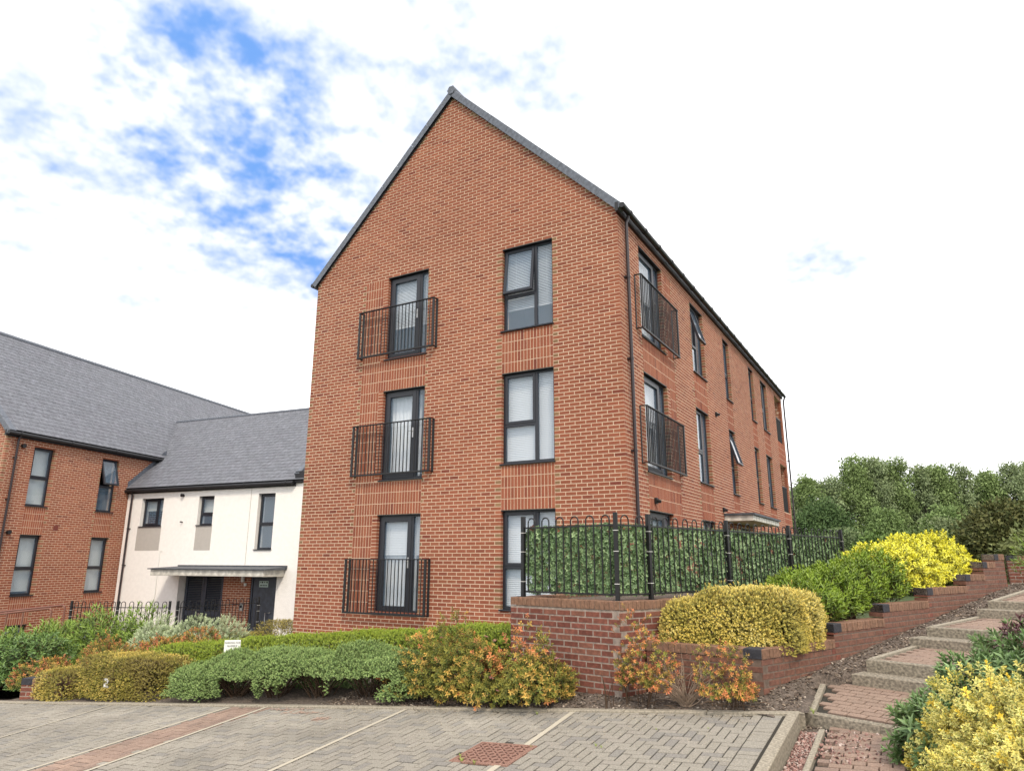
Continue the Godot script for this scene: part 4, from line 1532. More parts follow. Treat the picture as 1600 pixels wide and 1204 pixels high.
# ---- the brick house on the left
func build_left() -> void:
	var b := thing("brick_house", "red brick building with a large grey slate roof beyond the white entrance block", "building")
	b.transform = frame(EW, Vector3(sin(deg_to_rad(-15.0)), 0, -cos(deg_to_rad(15.0))))
	var id := Transform3D.IDENTITY
	var holes := []
	var panels := []
	for c in [[-4.12, -3.36], [-1.38, -0.63]]:
		holes.append([c[0], c[1], 2.79, 4.68])
		holes.append([c[0], c[1], 0.02, 1.875])
		holes.append([c[0], c[1], -2.75, -0.87])
		panels.append([c[0], c[1], 1.875, 2.76])
		panels.append([c[0], c[1], -0.87, -0.01])
	var o := {"u0": -5.1, "u1": 6.0, "v0": -3.375, "v1": 4.98, "holes": holes, "panels": panels, "corner_u0": true}
	o["hide"] = func(q: Array) -> bool: return q[0] > 1.0 or q[1] < -1.2
	brick_wall(b, "front_wall", id, o, 300)
	var ge := {"u0": 0.0, "u1": 8.2, "v0": -3.375, "v1": 9.05, "eave": 4.98, "apex": 9.08, "mid": 4.1, "corner_u1": true, "a_first": false}
	brick_wall(b, "gable_wall", frame(Vector3(-5.1, 0, -8.2), Vector3(0, 0, 1)), ge, 0)
	var st := [{"rail": 0.47, "blind": "drop", "down": 1.0}, {"rail": 0.43, "blind": "drop", "down": 0.93}, {"rail": 0.45, "blind": "drop", "down": 0.8},
		{"rail": 0.47, "blind": "", "open": 17.0}, {"rail": 0.43, "blind": "drop", "down": 1.0}, {"rail": 0.45, "blind": "drop", "down": 0.7}]
	for k in 6:
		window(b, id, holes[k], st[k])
	for y in [-3.0, -0.35, 2.45, 5.0]:
		slab(b, "floor_slab", Vector3(-4.8, y - 0.2, -7.9), Vector3(5.9, y, -0.31), M["room"])
	slab(b, "rear_wall", Vector3(-5.0, -3.3, -8.2), Vector3(6.0, 4.98, -7.9), M["plaster"])
	slab(b, "end_wall", Vector3(5.9, -3.3, -7.9), Vector3(6.2, 4.9, -0.31), M["plaster"])
	slab(b, "partition", Vector3(-2.6, -3.0, -7.9), Vector3(-2.5, 4.9, -0.31), M["plaster"])
	var f := slope_frame(Vector3(0, 5.06, 0.13), Vector3.RIGHT, PI / 4)
	slates(b, "roof_slope", f, -5.15, 13.2, 5.98, 160, func(u, v): return true)
	var back := MB.new()
	back.box(slope_frame(Vector3(13.2, 5.06, -8.33), Vector3.LEFT, PI / 4), Vector3(0, 0, -0.14), Vector3(18.35, 5.98, 0.0), W)
	part(b, "rear_roof", back, M["slate"])
	var rg := MB.new()
	rg.tube(PackedVector3Array([Vector3(-5.2, 9.27, -4.1), Vector3(13.2, 9.27, -4.1)]), 0.09, 0.09, 6, W)
	part(b, "ridge_cap", rg, M["verge"])
	verge(b, f, -5.13, 5.98, 0.62)
	gutter(b, id, -5.22, 6.0, 4.96, 1.9, M["fascia"])
	pipe_down(b, id, -4.78, -3.2, 4.9, M["pipe"], [1.0, 2.9, 4.2])
	for y in [4.62, 1.93]:
		var vm := MB.new()
		vm.tube(PackedVector3Array([Vector3(-4.56, y, 0.0), Vector3(-4.56, y, 0.10)]), 0.055, 0.07, 12, W)
		part(b, "vent_cap", vm, M["black_metal"])
	var rv := MB.new()
	rv.box(id, Vector3(-2.97, 2.05, 0.0), Vector3(-2.80, 2.20, 0.012), S(140, 74, 64))
	part(b, "air_brick", rv, M["brick"])

# ---------------------------------------------------------------- garden walls
var coping_meshes := []

func coping(parent: Node3D, f: Transform3D, u0: float, u1: float, top: float, blue_start: bool, blue_end: bool) -> void:
	if coping_meshes.is_empty():
		for k in 8:
			var mb := MB.new()
			mb.brick(Transform3D(Basis(Vector3.RIGHT, -PI / 2), Vector3.ZERO), Vector3(-0.0335, -0.1075, -0.103), Vector3(0.0335, 0.1075, 0), 0.005, old_brick_col(2))
			coping_meshes.append(mb.mesh())
		var bb := MB.new()
		bb.brick(Transform3D(Basis(Vector3.RIGHT, -PI / 2), Vector3.ZERO), Vector3(-0.1, -0.1085, -0.104), Vector3(0.1, 0.1085, 0.001), 0.006, old_brick_col(3))
		coping_meshes.append(bb.mesh())
		var mm := MB.new()
	var a := u0
	var b := u1
	if blue_start:
		shared(parent, "coping_brick", coping_meshes[8], M["old_brick"], f * Transform3D(Basis.IDENTITY, Vector3(a + 0.1, top, -0.1)))
		a += 0.205
	if blue_end:
		shared(parent, "coping_brick", coping_meshes[8], M["old_brick"], f * Transform3D(Basis.IDENTITY, Vector3(b - 0.1, top, -0.1)))
		b -= 0.205
	var n := maxi(1, roundi((b - a) / 0.0745))
	var w := (b - a) / n
	for k in n:
		shared(parent, "coping_brick", coping_meshes[rng.randi() % 8], M["old_brick"], f * Transform3D(Basis.from_scale(Vector3(w / 0.0745, 1, 1)), Vector3(a + (k + 0.5) * w, top + rng.randf_range(-0.003, 0.002), -0.1 + rng.randf_range(-0.004, 0.004))))
	var bed := MB.new()
	bed.box(f, Vector3(u0, top - 0.1, -0.2), Vector3(u1, top - 0.006, 0.0), W)
	part(parent, "coping_bed", bed, M["old_mortar"])

func garden_wall(owner_node: Node3D, f: Transform3D, u0: float, u1: float, bottom: float, top: float, opts := {}, singles := 0) -> void:
	var grid0 := 0.049 - 0.075 * 60.0
	var v0 := grid0 + floorf((bottom - grid0) / 0.075) * 0.075
	var o := {"u0": u0, "u1": u1, "v0": v0, "v1": top - 0.107, "old": true, "inner": false, "thick": 0.2, "depth": 0.2}
	if opts.has("corner_u0") or opts.has("corner_u1"):
		o["depth"] = 0.1
	# courses keep step round the corners
	var first := posmod(roundi((v0 - grid0) / 0.075), 2) == 0
	o["a_first"] = first
	o.merge(opts)
	if opts.get("other", false):
		o["a_first"] = not first
	brick_wall(owner_node, "wall", f, o, singles)
	coping(owner_node, f, u0, u1, top, opts.get("blue_start", false), opts.get("blue_end", false))

const POSTS := [Vector3(-0.353, 0, 3.266), Vector3(1.151, 0, 3.542), Vector3(1.394, 0, 2.984), Vector3(1.959, 0, 1.026), Vector3(2.532, 0, -1.067), Vector3(3.171, 0, -3.204)]
const TOPS := [[0.0, 1.67, 0.154], [1.67, 3.12, 0.340], [3.12, 4.71, 0.526], [4.71, 6.36, 0.712], [6.36, 7.27, 0.900], [7.27, 7.92, 1.110], [7.92, 8.42, 1.250]]

func build_walls() -> void:
	var high := thing("retaining_wall", "tall old red brick retaining wall with brick-on-edge coping under the railing", "wall")
	var fa := frame(Vector3(-0.494, 0, 3.372), Vector3(1.723, 0, 0.316))
	garden_wall(high, fa, 0.0, 1.752, -0.85, 0.63, {"corner_u1": true, "blue_start": false}, 150)
	var fb := frame(Vector3(1.229, 0, 3.688), Vector3(0.288, 0, -0.66))
	garden_wall(high, fb, 0.0, 0.72, -0.85, 0.63, {"corner_u0": true, "other": true}, 60)
	var fc := frame(Vector3(1.517, 0, 3.028), Vector3(0.277, 0, -0.961))
	garden_wall(high, fc, 0.0, 6.4, -0.4, 0.63)
	var fr := frame(Vector3(-0.494, 0, 3.372) + Vector3(0.18, 0, -0.984) * 3.3, Vector3(-0.18, 0, 0.984))
	garden_wall(high, fr, 0.0, 3.185, -0.85, 0.63)

	var low := thing("planter_wall", "low brick planter wall stepping up the slope with dark blue end bricks", "wall")
	var fl := frame(Vector3(PC.x, 0, PC.z) - Vector3(0.9952, 0, 0.0976) * 1.40, Vector3(0.9952, 0, 0.0976))
	garden_wall(low, fl, 0.0, 1.40, -0.72, 0.154, {"corner_u1": true, "blue_end": true, "mortar": "dark_mortar"}, 60)
	var f := frame(Vector3(PC.x, 0, PC.z), PD)
	for k in TOPS.size():
		var t: Array = TOPS[k]
		var opts := {"blue_start": k > 0, "mortar": "dark_mortar"}
		if k == 0:
			opts["corner_u0"] = true
			opts["other"] = true
		garden_wall(low, f, t[0], t[1], -0.55 + 0.115 * t[0], t[2], opts, 48 if k < 4 else 0)
	# soil behind it
	var sm := MB.new()
	for t in TOPS:
		var y: float = t[2] - 0.07
		sm.quad(run(t[0], -0.2, y), run(t[0], -2.2, y), run(t[1], -2.2, y), run(t[1], -0.2, y), W)
	sm.quad(run(0, -0.2, 0.084), run(0.4, -1.7, 0.084), run(1.67, -1.7, 0.084), run(1.67, -0.2, 0.084), W)
	for k in sm.n.size():
		sm.n[k] = Vector3.UP
	structure("planter_ground", sm, M["soil"])

	var far := thing("garden_wall", "short dark red brick wall at the head of the steps", "wall")
	garden_wall(far, frame(Vector3(6.18, 0, -7.9), Vector3(1, 0, -0.05)), 0.0, 3.6, 0.3, 1.25, {"blue_start": true})

	var small := thing("bed_wall", "small low brick wall with a blue end beside the clipped golden hedge", "wall")
	garden_wall(small, frame(Vector3(-9.60, 0, 4.93), Vector3(0.91, 0, -0.40)), 0.0, 2.4, -1.5, -0.93, {"blue_start": true}, 12)

	# tarmac side path on the far left
	var pm := MB.new()
	var q := [Vector3(-9.75, 0, 5.02), Vector3(-10.3, 0, 4.0), Vector3(-16.5, 0, 4.2), Vector3(-16.5, 0, 5.75)]
	for k in 4:
		q[k].y = plane(q[k].x, kerb_z(q[k].x)) + 0.04
	pm.quad(q[0], q[1], q[2], q[3], W)
	for k in 4:
		pm.n[k] = Vector3.UP
	structure("side_path", pm, M["tarmac"])

# ---------------------------------------------------------------- railings
func hoop_mesh(g: float, low: float, high: float) -> ArrayMesh:
	var mb := MB.new()
	var pts := PackedVector3Array()
	pts.append(Vector3(-g / 2, low, 0))
	for k in 9:
		var a := PI - PI * k / 8.0
		pts.append(Vector3(cos(a) * g / 2, high - g / 2 + sin(a) * g / 2, 0))
	pts.append(Vector3(g / 2, low, 0))
	mb.tube(pts, 0.0098, 0.0098, 6, W)
	return mb.mesh()

func railing(owner_node: Node3D, posts: Array, hoops: Array, foot: Callable, low: float, rail: float, high: float, top: float) -> void:
	for i in posts.size():
		var p: Vector3 = posts[i]
		var mb := MB.new()
		var along: Vector3 = posts[mini(i + 1, posts.size() - 1)] - posts[maxi(i - 1, 0)]
		var f := frame(p, along)
		var y0: float = foot.call(p)
		mb.brick(f, Vector3(-0.026, y0, -0.026), Vector3(0.026, top, 0.026), 0.003, W)
		mb.box(f, Vector3(-0.026, y0, -0.027), Vector3(0.026, top, -0.0265), W)
		mb.box(f, Vector3(-0.06, y0, -0.06), Vector3(0.06, y0 + 0.008, 0.06), W)
		var post := part(owner_node, "post", mb, M["black_metal"])
		for y in [low + 0.13, (low + rail) * 0.5 + 0.1, rail - 0.07]:
			var tm := MB.new()
			tm.box(f, Vector3(-0.03, y, -0.03), Vector3(0.03, y + 0.006, 0.03), W)
			part(post, "cable_tie", tm, M["white_plastic"])
	for i in posts.size() - 1:
		var a: Vector3 = posts[i]
		var b: Vector3 = posts[i + 1]
		var f := frame(a, b - a)
		var l := a.distance_to(b)
		for y in [low, rail]:
			var mb := MB.new()
			mb.brick(f, Vector3(0.026, y - 0.011, -0.006), Vector3(l - 0.026, y + 0.011, 0.006), 0.002, W)
			part(owner_node, "rail", mb, M["black_metal"])
		var n: int = hoops[i]
		var pitch := (l - 0.06) / n
		var g := pitch * 0.5
		var hm := hoop_mesh(g, low, high)
		for k in n:
			shared(owner_node, "hoop", hm, M["black_metal"], f * Transform3D(Basis.IDENTITY, Vector3(0.03 + pitch * (k + 0.5), 0, 0)))

func build_railings() -> void:
	var r := thing("bow_top_railing", "black bow-top metal railing standing on the tall retaining wall", "railing")
	railing(r, POSTS, [6, 2, 8, 8, 8], func(_p): return 0.625, 0.70, 1.56, 1.69, 1.72)
	# artificial ivy tied to the inside of it
	var ivy := thing("ivy_screen", "leafy green artificial ivy screen tied behind the black railing", "screen")
	var leaf5 := MB.new()
	for k in 6:
		var a := TAU * k / 6.0 + 0.3
		var d := Vector3(cos(a), sin(a), 0.35).normalized()
		leaf5.leaf(Vector3(cos(a), sin(a), 0) * 0.012, d, Vector3(0, 0, 1), 0.040, 0.030, Color(0.8, 0.8, 0.8), W, 0.1)
	var lm := leaf5.mesh()
	for i in POSTS.size() - 1:
		var f := frame(POSTS[i], POSTS[i + 1] - POSTS[i])
		var l: float = POSTS[i].distance_to(POSTS[i + 1])
		var xfs := []
		var cols := PackedColorArray()
		for k in int(l * 0.88 * 1900.0):
			var u := rng.randf_range(0.02, l - 0.02)
			var v := rng.randf_range(0.70, 1.56)
			if noise.get_noise_3d(u * 55.0 + i * 40.0, v * 55.0, 7.0) > 0.40 and rng.randf() < 0.8:
				continue
			var t := Basis.from_euler(Vector3(rng.randf_range(-0.9, 0.5), rng.randf_range(-0.8, 0.8), rng.randf() * TAU)) * Basis.from_scale(Vector3.ONE * rng.randf_range(0.6, 1.15))
			xfs.append(f * Transform3D(t, Vector3(u, v, -0.035 - rng.randf() * 0.045)))
			var r2 := rng.randf()
			cols.append(vary(S(118, 146, 100), 0.16) if r2 < 0.5 else (vary(S(148, 172, 124), 0.16) if r2 < 0.8 else (vary(S(98, 126, 86), 0.2) if r2 < 0.985 else vary(S(120, 74, 58), 0.2))))
		copies(ivy, "foliage", lm, M["leaf"], xfs, cols, true)
		var net := MB.new()
		for k in int(l / 0.12):
			net.box(f, Vector3(0.05 + k * 0.12, 0.70, -0.062), Vector3(0.054 + k * 0.12, 1.55, -0.058), S(60, 66, 44))
		for k in 7:
			net.box(f, Vector3(0.02, 0.72 + k * 0.137, -0.062), Vector3(l - 0.02, 0.724 + k * 0.137, -0.058), S(60, 66, 44))
		part(ivy, "lattice", net, M["matt_leaf"])

	var r2 := thing("low_railing", "small black bow-top railing in front of the white building", "railing")
	var lp := [Vector3(-15.27, 0, 1.13), Vector3(-14.19, 0, 0.52), Vector3(-12.99, 0, -0.16)]
	railing(r2, lp, [6, 6], func(p): return bed_h(p.x, p.z) - 0.05, -0.78, -0.12, 0.03, 0.05)
	railing(r2, [Vector3(-12.85, 0, -0.3), Vector3(-12.75, 0, -2.9)], [11], func(p): return bed_h(p.x, p.z) - 0.05, -0.78, -0.12, 0.03, 0.05)

	var h := thing("ramp_handrail", "brown tubular handrail running along the brick house", "handrail")
	var a := Vector3(-18.6, -0.46, 3.42)
	var b := Vector3(-14.94, -0.03, 1.53)
	for off in [Vector3.ZERO, Vector3(0.55, -0.06, 0.75)]:
		var mb := MB.new()
		var e: Vector3 = b + off * 0.7
		var s: Vector3 = a + off
		mb.tube(PackedVector3Array([s, e, e + Vector3(0.05, -0.06, -0.03), e + Vector3(0.05, -1.45, -0.03)]), 0.024, 0.024, 8, W)
		var rail := part(h, "rail", mb, M["handrail"])
		for t in [0.02, 0.4, 0.75]:
			var p: Vector3 = s.lerp(e, t)
			var pm := MB.new()
			pm.tube(PackedVector3Array([p, Vector3(p.x, minf(p.y - 1.0, bed_h(p.x, p.z) - 0.1), p.z)]), 0.022, 0.022, 8, W)
			part(rail, "post", pm, M["handrail"])

# ---------------------------------------------------------------- plants
# sprigs grow along +y from the origin; the leaves turn from the colour of old growth at the foot of the shoot to that of new growth at its tip
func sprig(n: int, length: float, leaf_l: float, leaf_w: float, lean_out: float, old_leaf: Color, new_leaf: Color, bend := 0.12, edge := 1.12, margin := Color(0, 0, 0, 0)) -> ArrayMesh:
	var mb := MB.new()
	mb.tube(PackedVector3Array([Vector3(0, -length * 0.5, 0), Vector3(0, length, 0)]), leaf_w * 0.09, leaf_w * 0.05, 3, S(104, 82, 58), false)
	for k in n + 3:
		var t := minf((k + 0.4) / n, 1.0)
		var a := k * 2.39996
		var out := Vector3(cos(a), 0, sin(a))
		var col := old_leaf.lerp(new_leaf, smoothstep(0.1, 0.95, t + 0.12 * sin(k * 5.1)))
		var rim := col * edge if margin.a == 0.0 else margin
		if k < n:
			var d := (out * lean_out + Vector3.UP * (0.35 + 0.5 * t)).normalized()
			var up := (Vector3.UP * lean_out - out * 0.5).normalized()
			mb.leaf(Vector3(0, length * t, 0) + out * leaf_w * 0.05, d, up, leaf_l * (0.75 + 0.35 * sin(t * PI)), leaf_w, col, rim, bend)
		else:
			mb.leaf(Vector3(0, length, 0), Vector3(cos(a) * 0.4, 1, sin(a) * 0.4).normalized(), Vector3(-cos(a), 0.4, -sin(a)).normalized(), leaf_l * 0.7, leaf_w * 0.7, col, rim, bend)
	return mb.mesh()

func lobe_f(l: Array, p: Vector3) -> float:
	var c: Vector3 = l[0]
	var r: Vector3 = l[1]
	var e: float = l[2]
	return pow(pow(absf(p.x - c.x) / r.x, e) + pow(absf(p.y - c.y) / r.y, e) + pow(absf(p.z - c.z) / r.z, e), 1.0 / e)

# lobes: [centre on the ground, radii, roundness]; the sprigs sit through the outer part of the lobes' volume, pointing outwards and up
func shrub(called: String, label: String, category: String, lobes: Array, sprigs: Array, m: Material, density: float, paint: Callable, o := {}) -> Node3D:
	var base: Vector3 = lobes[0][0]
	var t := thing(called, label, category, base, o.get("group", ""))
	var up: float = o.get("up", 0.5)
	var rough: float = o.get("rough", 0.12)
	var deep: float = o.get("deep", 0.45)
	var size: float = o.get("size", 1.0)
	var stand: float = o.get("stand", 0.0)
	var sets := []
	for s in sprigs:
		sets.append([[], PackedColorArray()])
	for l in lobes:
		var c: Vector3 = l[0]
		var r: Vector3 = l[1]
		var e: float = l[2]
		var area: float = TAU * pow((pow(r.x * r.y, 1.6) + pow(r.x * r.z, 1.6) + pow(r.y * r.z, 1.6)) / 3.0, 1.0 / 1.6)
		var n := int(area * density)
		for i in n:
			var d := Vector3(rng.randfn(), absf(rng.randfn()) * 1.1, rng.randfn()).normalized()
			var k := 1.0 / pow(pow(absf(d.x) / r.x, e) + pow(absf(d.y) / r.y, e) + pow(absf(d.z) / r.z, e), 1.0 / e)
			var depth := 1.0 - deep * pow(rng.randf(), 1.7)
			if rng.randf() < o.get("stray", 0.0):
				depth = 1.0 + 0.10 * rng.randf()
			var p := c + d * k * depth
			var lump := noise.get_noise_3d(p.x * 55.0, p.y * 55.0, p.z * 55.0)
			p += d * rough * lump * 1.4
			if p.y < c.y + stand:
				continue
			var hidden := false
			for q in lobes:
				if q != l and lobe_f(q, p) < 0.62:
					hidden = true
			if hidden:
				continue
			if o.has("bare") and o.bare.call(p):
				continue
			var nn := Vector3(signf(d.x) * pow(absf(d.x * k / r.x), e - 1.0) / r.x, pow(absf(d.y * k / r.y), e - 1.0) / r.y, signf(d.z) * pow(absf(d.z * k / r.z), e - 1.0) / r.z).normalized()
			var g := (nn + Vector3.UP * up + Vector3(rng.randfn(), rng.randfn(), rng.randfn()) * 0.38).normalized()
			var sx := g.cross(Vector3(0.3, 0.1, 0.9)).normalized()
			var b := Basis(sx, g, sx.cross(g)) * Basis(Vector3.UP, rng.randf() * TAU)
			var si := rng.randi() % sprigs.size()
			if o.has("pick"):
				si = o.pick.call(p)
			sets[si][0].append(Transform3D(b * Basis.from_scale(Vector3.ONE * rng.randf_range(0.75, 1.25) * size), p - base))
			sets[si][1].append(paint.call(p))
	for k in sprigs.size():
		if sets[k][0].size() > 0:
			copies(t, "foliage", sprigs[k], m, sets[k][0], sets[k][1], true)
	# stems from the root to inside the crown
	for l in lobes:
		var c: Vector3 = l[0]
		var r: Vector3 = l[1]
		for k in maxi(5, o.get("twiggy", 5)):
			var a := rng.randf() * TAU
			var mb := MB.new()
			var root := c + Vector3(rng.randf_range(-0.1, 0.1), -0.08, rng.randf_range(-0.1, 0.1)) - base
			var end := c + Vector3(cos(a) * r.x * 0.75, r.y * rng.randf_range(0.35, 0.85), sin(a) * r.z * 0.75) - base
			mb.tube(PackedVector3Array([root, root.lerp(end, 0.5) + Vector3(0, 0.05, 0), end]), o.get("stem_r", 0.012), 0.003, 5, S(92, 72, 54))
			part(t, "stem", mb, M["bark"])
	return t

func ground_lobe(x: float, z: float, rx: float, ry: float, rz: float, e: float) -> Array:
	return [Vector3(x, bed_h(x, z), z), Vector3(rx, ry, rz), e]

func build_plants() -> void:
	var even := func(_p) -> Color: return vary(W, 0.16)
	var dull := func(_p) -> Color: return vary(Color(1.0, 0.97, 0.92), 0.24)
	# patches of one shoot colour or another, as the plants show them
	var patches := func(scale: float, n: int) -> Callable:
		return func(p: Vector3) -> int: return clampi(int((0.5 + 1.1 * noise.get_noise_3d(p.x * scale, p.y * scale, p.z * scale) + rng.randf_range(-0.28, 0.28)) * n), 0, n - 1)

	# tiny-leaved clipped hedges
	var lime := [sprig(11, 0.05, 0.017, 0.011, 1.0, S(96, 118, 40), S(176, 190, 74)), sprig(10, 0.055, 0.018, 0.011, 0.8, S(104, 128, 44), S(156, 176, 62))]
	var lobes := []
	for q in [[-1.05, 2.25, 0.55, 0.60], [-1.75, 2.15, 0.55, 0.54], [-2.5, 2.05, 0.62, 0.44], [-3.3, 2.0, 0.65, 0.40], [-4.1, 2.0, 0.65, 0.41], [-4.9, 2.08, 0.65, 0.43], [-5.7, 2.15, 0.65, 0.45], [-6.5, 2.35, 0.65, 0.46], [-7.3, 2.6, 0.65, 0.47], [-8.1, 2.9, 0.65, 0.47], [-8.8, 3.25, 0.6, 0.47]]:
		lobes.append(ground_lobe(q[0], q[1], q[2], q[3], 0.42, 4.5))
	shrub("clipped_hedge", "long low lime green clipped hedge at the foot of the brick gable", "hedge", lobes, lime, M["leaf"], 2400.0, even, {"up": 0.25, "rough": 0.05, "deep": 0.25, "stray": 0.02})

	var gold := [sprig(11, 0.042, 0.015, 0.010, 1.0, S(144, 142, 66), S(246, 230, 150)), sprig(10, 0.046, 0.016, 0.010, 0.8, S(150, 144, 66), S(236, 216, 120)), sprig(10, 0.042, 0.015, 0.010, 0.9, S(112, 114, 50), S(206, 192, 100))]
	var hole := Vector3(3.04, 0.50, 2.66)
	shrub("golden_hedge", "flat-topped golden clipped hedge with a dark hole, growing in the brick planter", "hedge",
		[[Vector3(1.93, 0.06, 2.90), Vector3(0.36, 0.58, 0.36), 5.0], [Vector3(2.42, 0.06, 2.82), Vector3(0.48, 0.68, 0.42), 5.0], [Vector3(2.74, 0.06, 2.44), Vector3(0.42, 0.70, 0.64), 5.0], [Vector3(2.92, 0.06, 2.02), Vector3(0.38, 0.66, 0.46), 4.0]],
		gold, M["leaf"], 4600.0, even, {"up": 0.2, "rough": 0.07, "deep": 0.25, "stray": 0.02, "pick": patches.call(70.0, 3),
		"bare": func(p): return p.distance_to(hole) < 0.11 + 0.05 * rng.randf() + 0.14 * noise.get_noise_3d(p.x * 160.0, p.y * 160.0, p.z * 160.0)})

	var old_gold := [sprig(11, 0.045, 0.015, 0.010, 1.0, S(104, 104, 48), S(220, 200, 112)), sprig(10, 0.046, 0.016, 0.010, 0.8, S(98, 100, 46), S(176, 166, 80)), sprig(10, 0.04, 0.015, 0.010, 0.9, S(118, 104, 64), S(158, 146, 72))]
	shrub("golden_hedge", "square clipped olive golden hedge at the kerb with a scrap of litter in it", "hedge",
		[ground_lobe(-7.62, 4.38, 0.74, 0.62, 0.42, 7.0), ground_lobe(-6.85, 4.30, 0.62, 0.60, 0.42, 7.0)], old_gold, M["leaf"], 3600.0, even, {"up": 0.2, "rough": 0.04, "deep": 0.2, "stray": 0.02, "pick": patches.call(60.0, 3)})
	shrub("golden_hedge", "smaller low golden hedge block next to the small brick wall", "hedge",
		[ground_lobe(-8.72, 4.62, 0.46, 0.42, 0.36, 7.0)], old_gold, M["leaf"], 3600.0, even, {"up": 0.2, "rough": 0.04, "deep": 0.2, "stray": 0.02, "pick": patches.call(60.0, 3)})
	shrub("golden_hedge", "clipped golden box near the grey entrance door", "hedge",
		[[Vector3(-9.55, -1.15, -0.95), Vector3(0.6, 0.78, 0.5), 6.0], [Vector3(-10.5, -1.2, -0.5), Vector3(0.6, 0.52, 0.45), 5.0]], old_gold, M["leaf"], 1800.0, even, {"up": 0.2, "rough": 0.04, "deep": 0.25})

	# grey-green hebe
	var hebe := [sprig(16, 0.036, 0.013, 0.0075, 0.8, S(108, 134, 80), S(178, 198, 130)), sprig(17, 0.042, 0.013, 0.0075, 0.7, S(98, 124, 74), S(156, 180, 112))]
	var hl := []
	for q in [[-5.55, 4.22, 0.62, 0.44, 0.5], [-4.95, 4.12, 0.72, 0.60, 0.56], [-4.15, 4.02, 0.78, 0.66, 0.56], [-3.35, 3.95, 0.7, 0.58, 0.54], [-2.55, 3.82, 0.78, 0.64, 0.56], [-2.05, 3.82, 0.5, 0.55, 0.5]]:
		hl.append(ground_lobe(q[0], q[1], q[2], q[3], q[4], 2.7))
	shrub("hebe_mound", "wide billowing grey-green mound of tiny leaves behind the kerb", "shrub", hl, hebe, M["matt_leaf"], 4400.0, even, {"up": 0.2, "rough": 0.11, "stand": 0.05, "deep": 0.28, "stray": 0.02, "twiggy": 26,
		"bare": func(p): return p.y < bed_h(p.x, p.z) + 0.33 + 0.1 * noise.get_noise_2d(p.x * 60.0, 3.0) and p.z > kerb_z(p.x) - 0.45 and noise.get_noise_3d(p.x * 46.0, p.y * 30.0, p.z * 46.0) > -0.02})

	# orange spirea
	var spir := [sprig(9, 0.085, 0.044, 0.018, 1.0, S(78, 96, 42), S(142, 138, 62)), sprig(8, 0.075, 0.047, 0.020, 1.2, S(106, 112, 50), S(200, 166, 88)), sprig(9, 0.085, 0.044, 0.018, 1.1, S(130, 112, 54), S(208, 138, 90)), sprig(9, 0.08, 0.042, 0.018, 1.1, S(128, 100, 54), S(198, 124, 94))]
	var sl := []
	for q in [[-1.34, 3.76, 0.46, 0.70, 0.42], [-0.92, 3.84, 0.42, 0.80, 0.42], [-0.45, 3.90, 0.42, 0.74, 0.38], [0.0, 3.90, 0.40, 0.78, 0.32], [0.34, 3.94, 0.30, 0.60, 0.24], [-0.25, 4.12, 0.25, 0.36, 0.2]]:
		sl.append(ground_lobe(q[0], q[1], q[2], q[3], q[4], 2.2))
	var sp := shrub("spirea_bush", "big orange and yellow-green spirea bush in front of the tall wall", "shrub", sl, spir, M["matt_leaf"], 640.0, dull, {"up": 0.3, "rough": 0.34, "stand": 0.08, "deep": 0.45, "stray": 0.06, "twiggy": 14, "pick": patches.call(34.0, 4)})
	flowers(sp, sl, 26, S(196, 128, 134))
	var ol := []
	for q in [[-10.25, 4.0, 0.6, 0.58, 0.5], [-9.7, 3.3, 0.7, 0.78, 0.55], [-9.0, 2.6, 0.65, 0.78, 0.5], [-8.45, 2.2, 0.5, 0.74, 0.4]]:
		ol.append(ground_lobe(q[0], q[1], q[2], q[3], q[4], 2.3))
	var sp2 := shrub("spirea_bush", "orange and pink spirea bush behind the square golden hedge", "shrub", ol, spir, M["matt_leaf"], 460.0, dull, {"up": 0.4, "rough": 0.26, "stand": 0.06, "deep": 0.4, "stray": 0.05, "pick": func(p): return 2 + rng.randi() % 2 if rng.randf() < 0.38 else rng.randi() % 2})
	flowers(sp2, ol, 40, S(186, 112, 116))
	shrub("spirea_sapling", "sparse orange spirea sapling against the corner of the tall wall", "shrub",
		[[Vector3(1.42, -0.45, 3.82), Vector3(0.24, 0.74, 0.16), 2.0], [Vector3(1.62, -0.45, 3.86), Vector3(0.24, 0.70, 0.16), 2.0], [Vector3(1.14, -0.47, 3.95), Vector3(0.10, 0.42, 0.10), 2.0]], spir, M["matt_leaf"], 1500.0, dull, {"up": 0.4, "rough": 0.4, "stand": 0.16, "size": 0.75, "deep": 0.6, "stem_r": 0.005, "twiggy": 6, "stray": 0.1})
	shrub("spirea_sapling", "little orange spirea sapling in front of the planter corner", "shrub",
		[[Vector3(2.50, -0.40, 3.82), Vector3(0.20, 0.40, 0.12), 2.0], [Vector3(2.60, -0.40, 3.80), Vector3(0.08, 0.50, 0.08), 2.0]], spir, M["matt_leaf"], 1000.0, dull, {"up": 0.4, "rough": 0.4, "stand": 0.08, "size": 0.7, "deep": 0.6, "stem_r": 0.005, "twiggy": 6, "stray": 0.1, "pick": func(p): return 2 if rng.randf() < 0.4 else rng.randi() % 2})
	twigs()

	# big glossy leaves
	var laurel := [sprig(8, 0.16, 0.105, 0.042, 1.1, S(68, 94, 48), S(104, 134, 70)), sprig(7, 0.14, 0.095, 0.040, 0.9, S(74, 100, 52), S(118, 146, 80))]
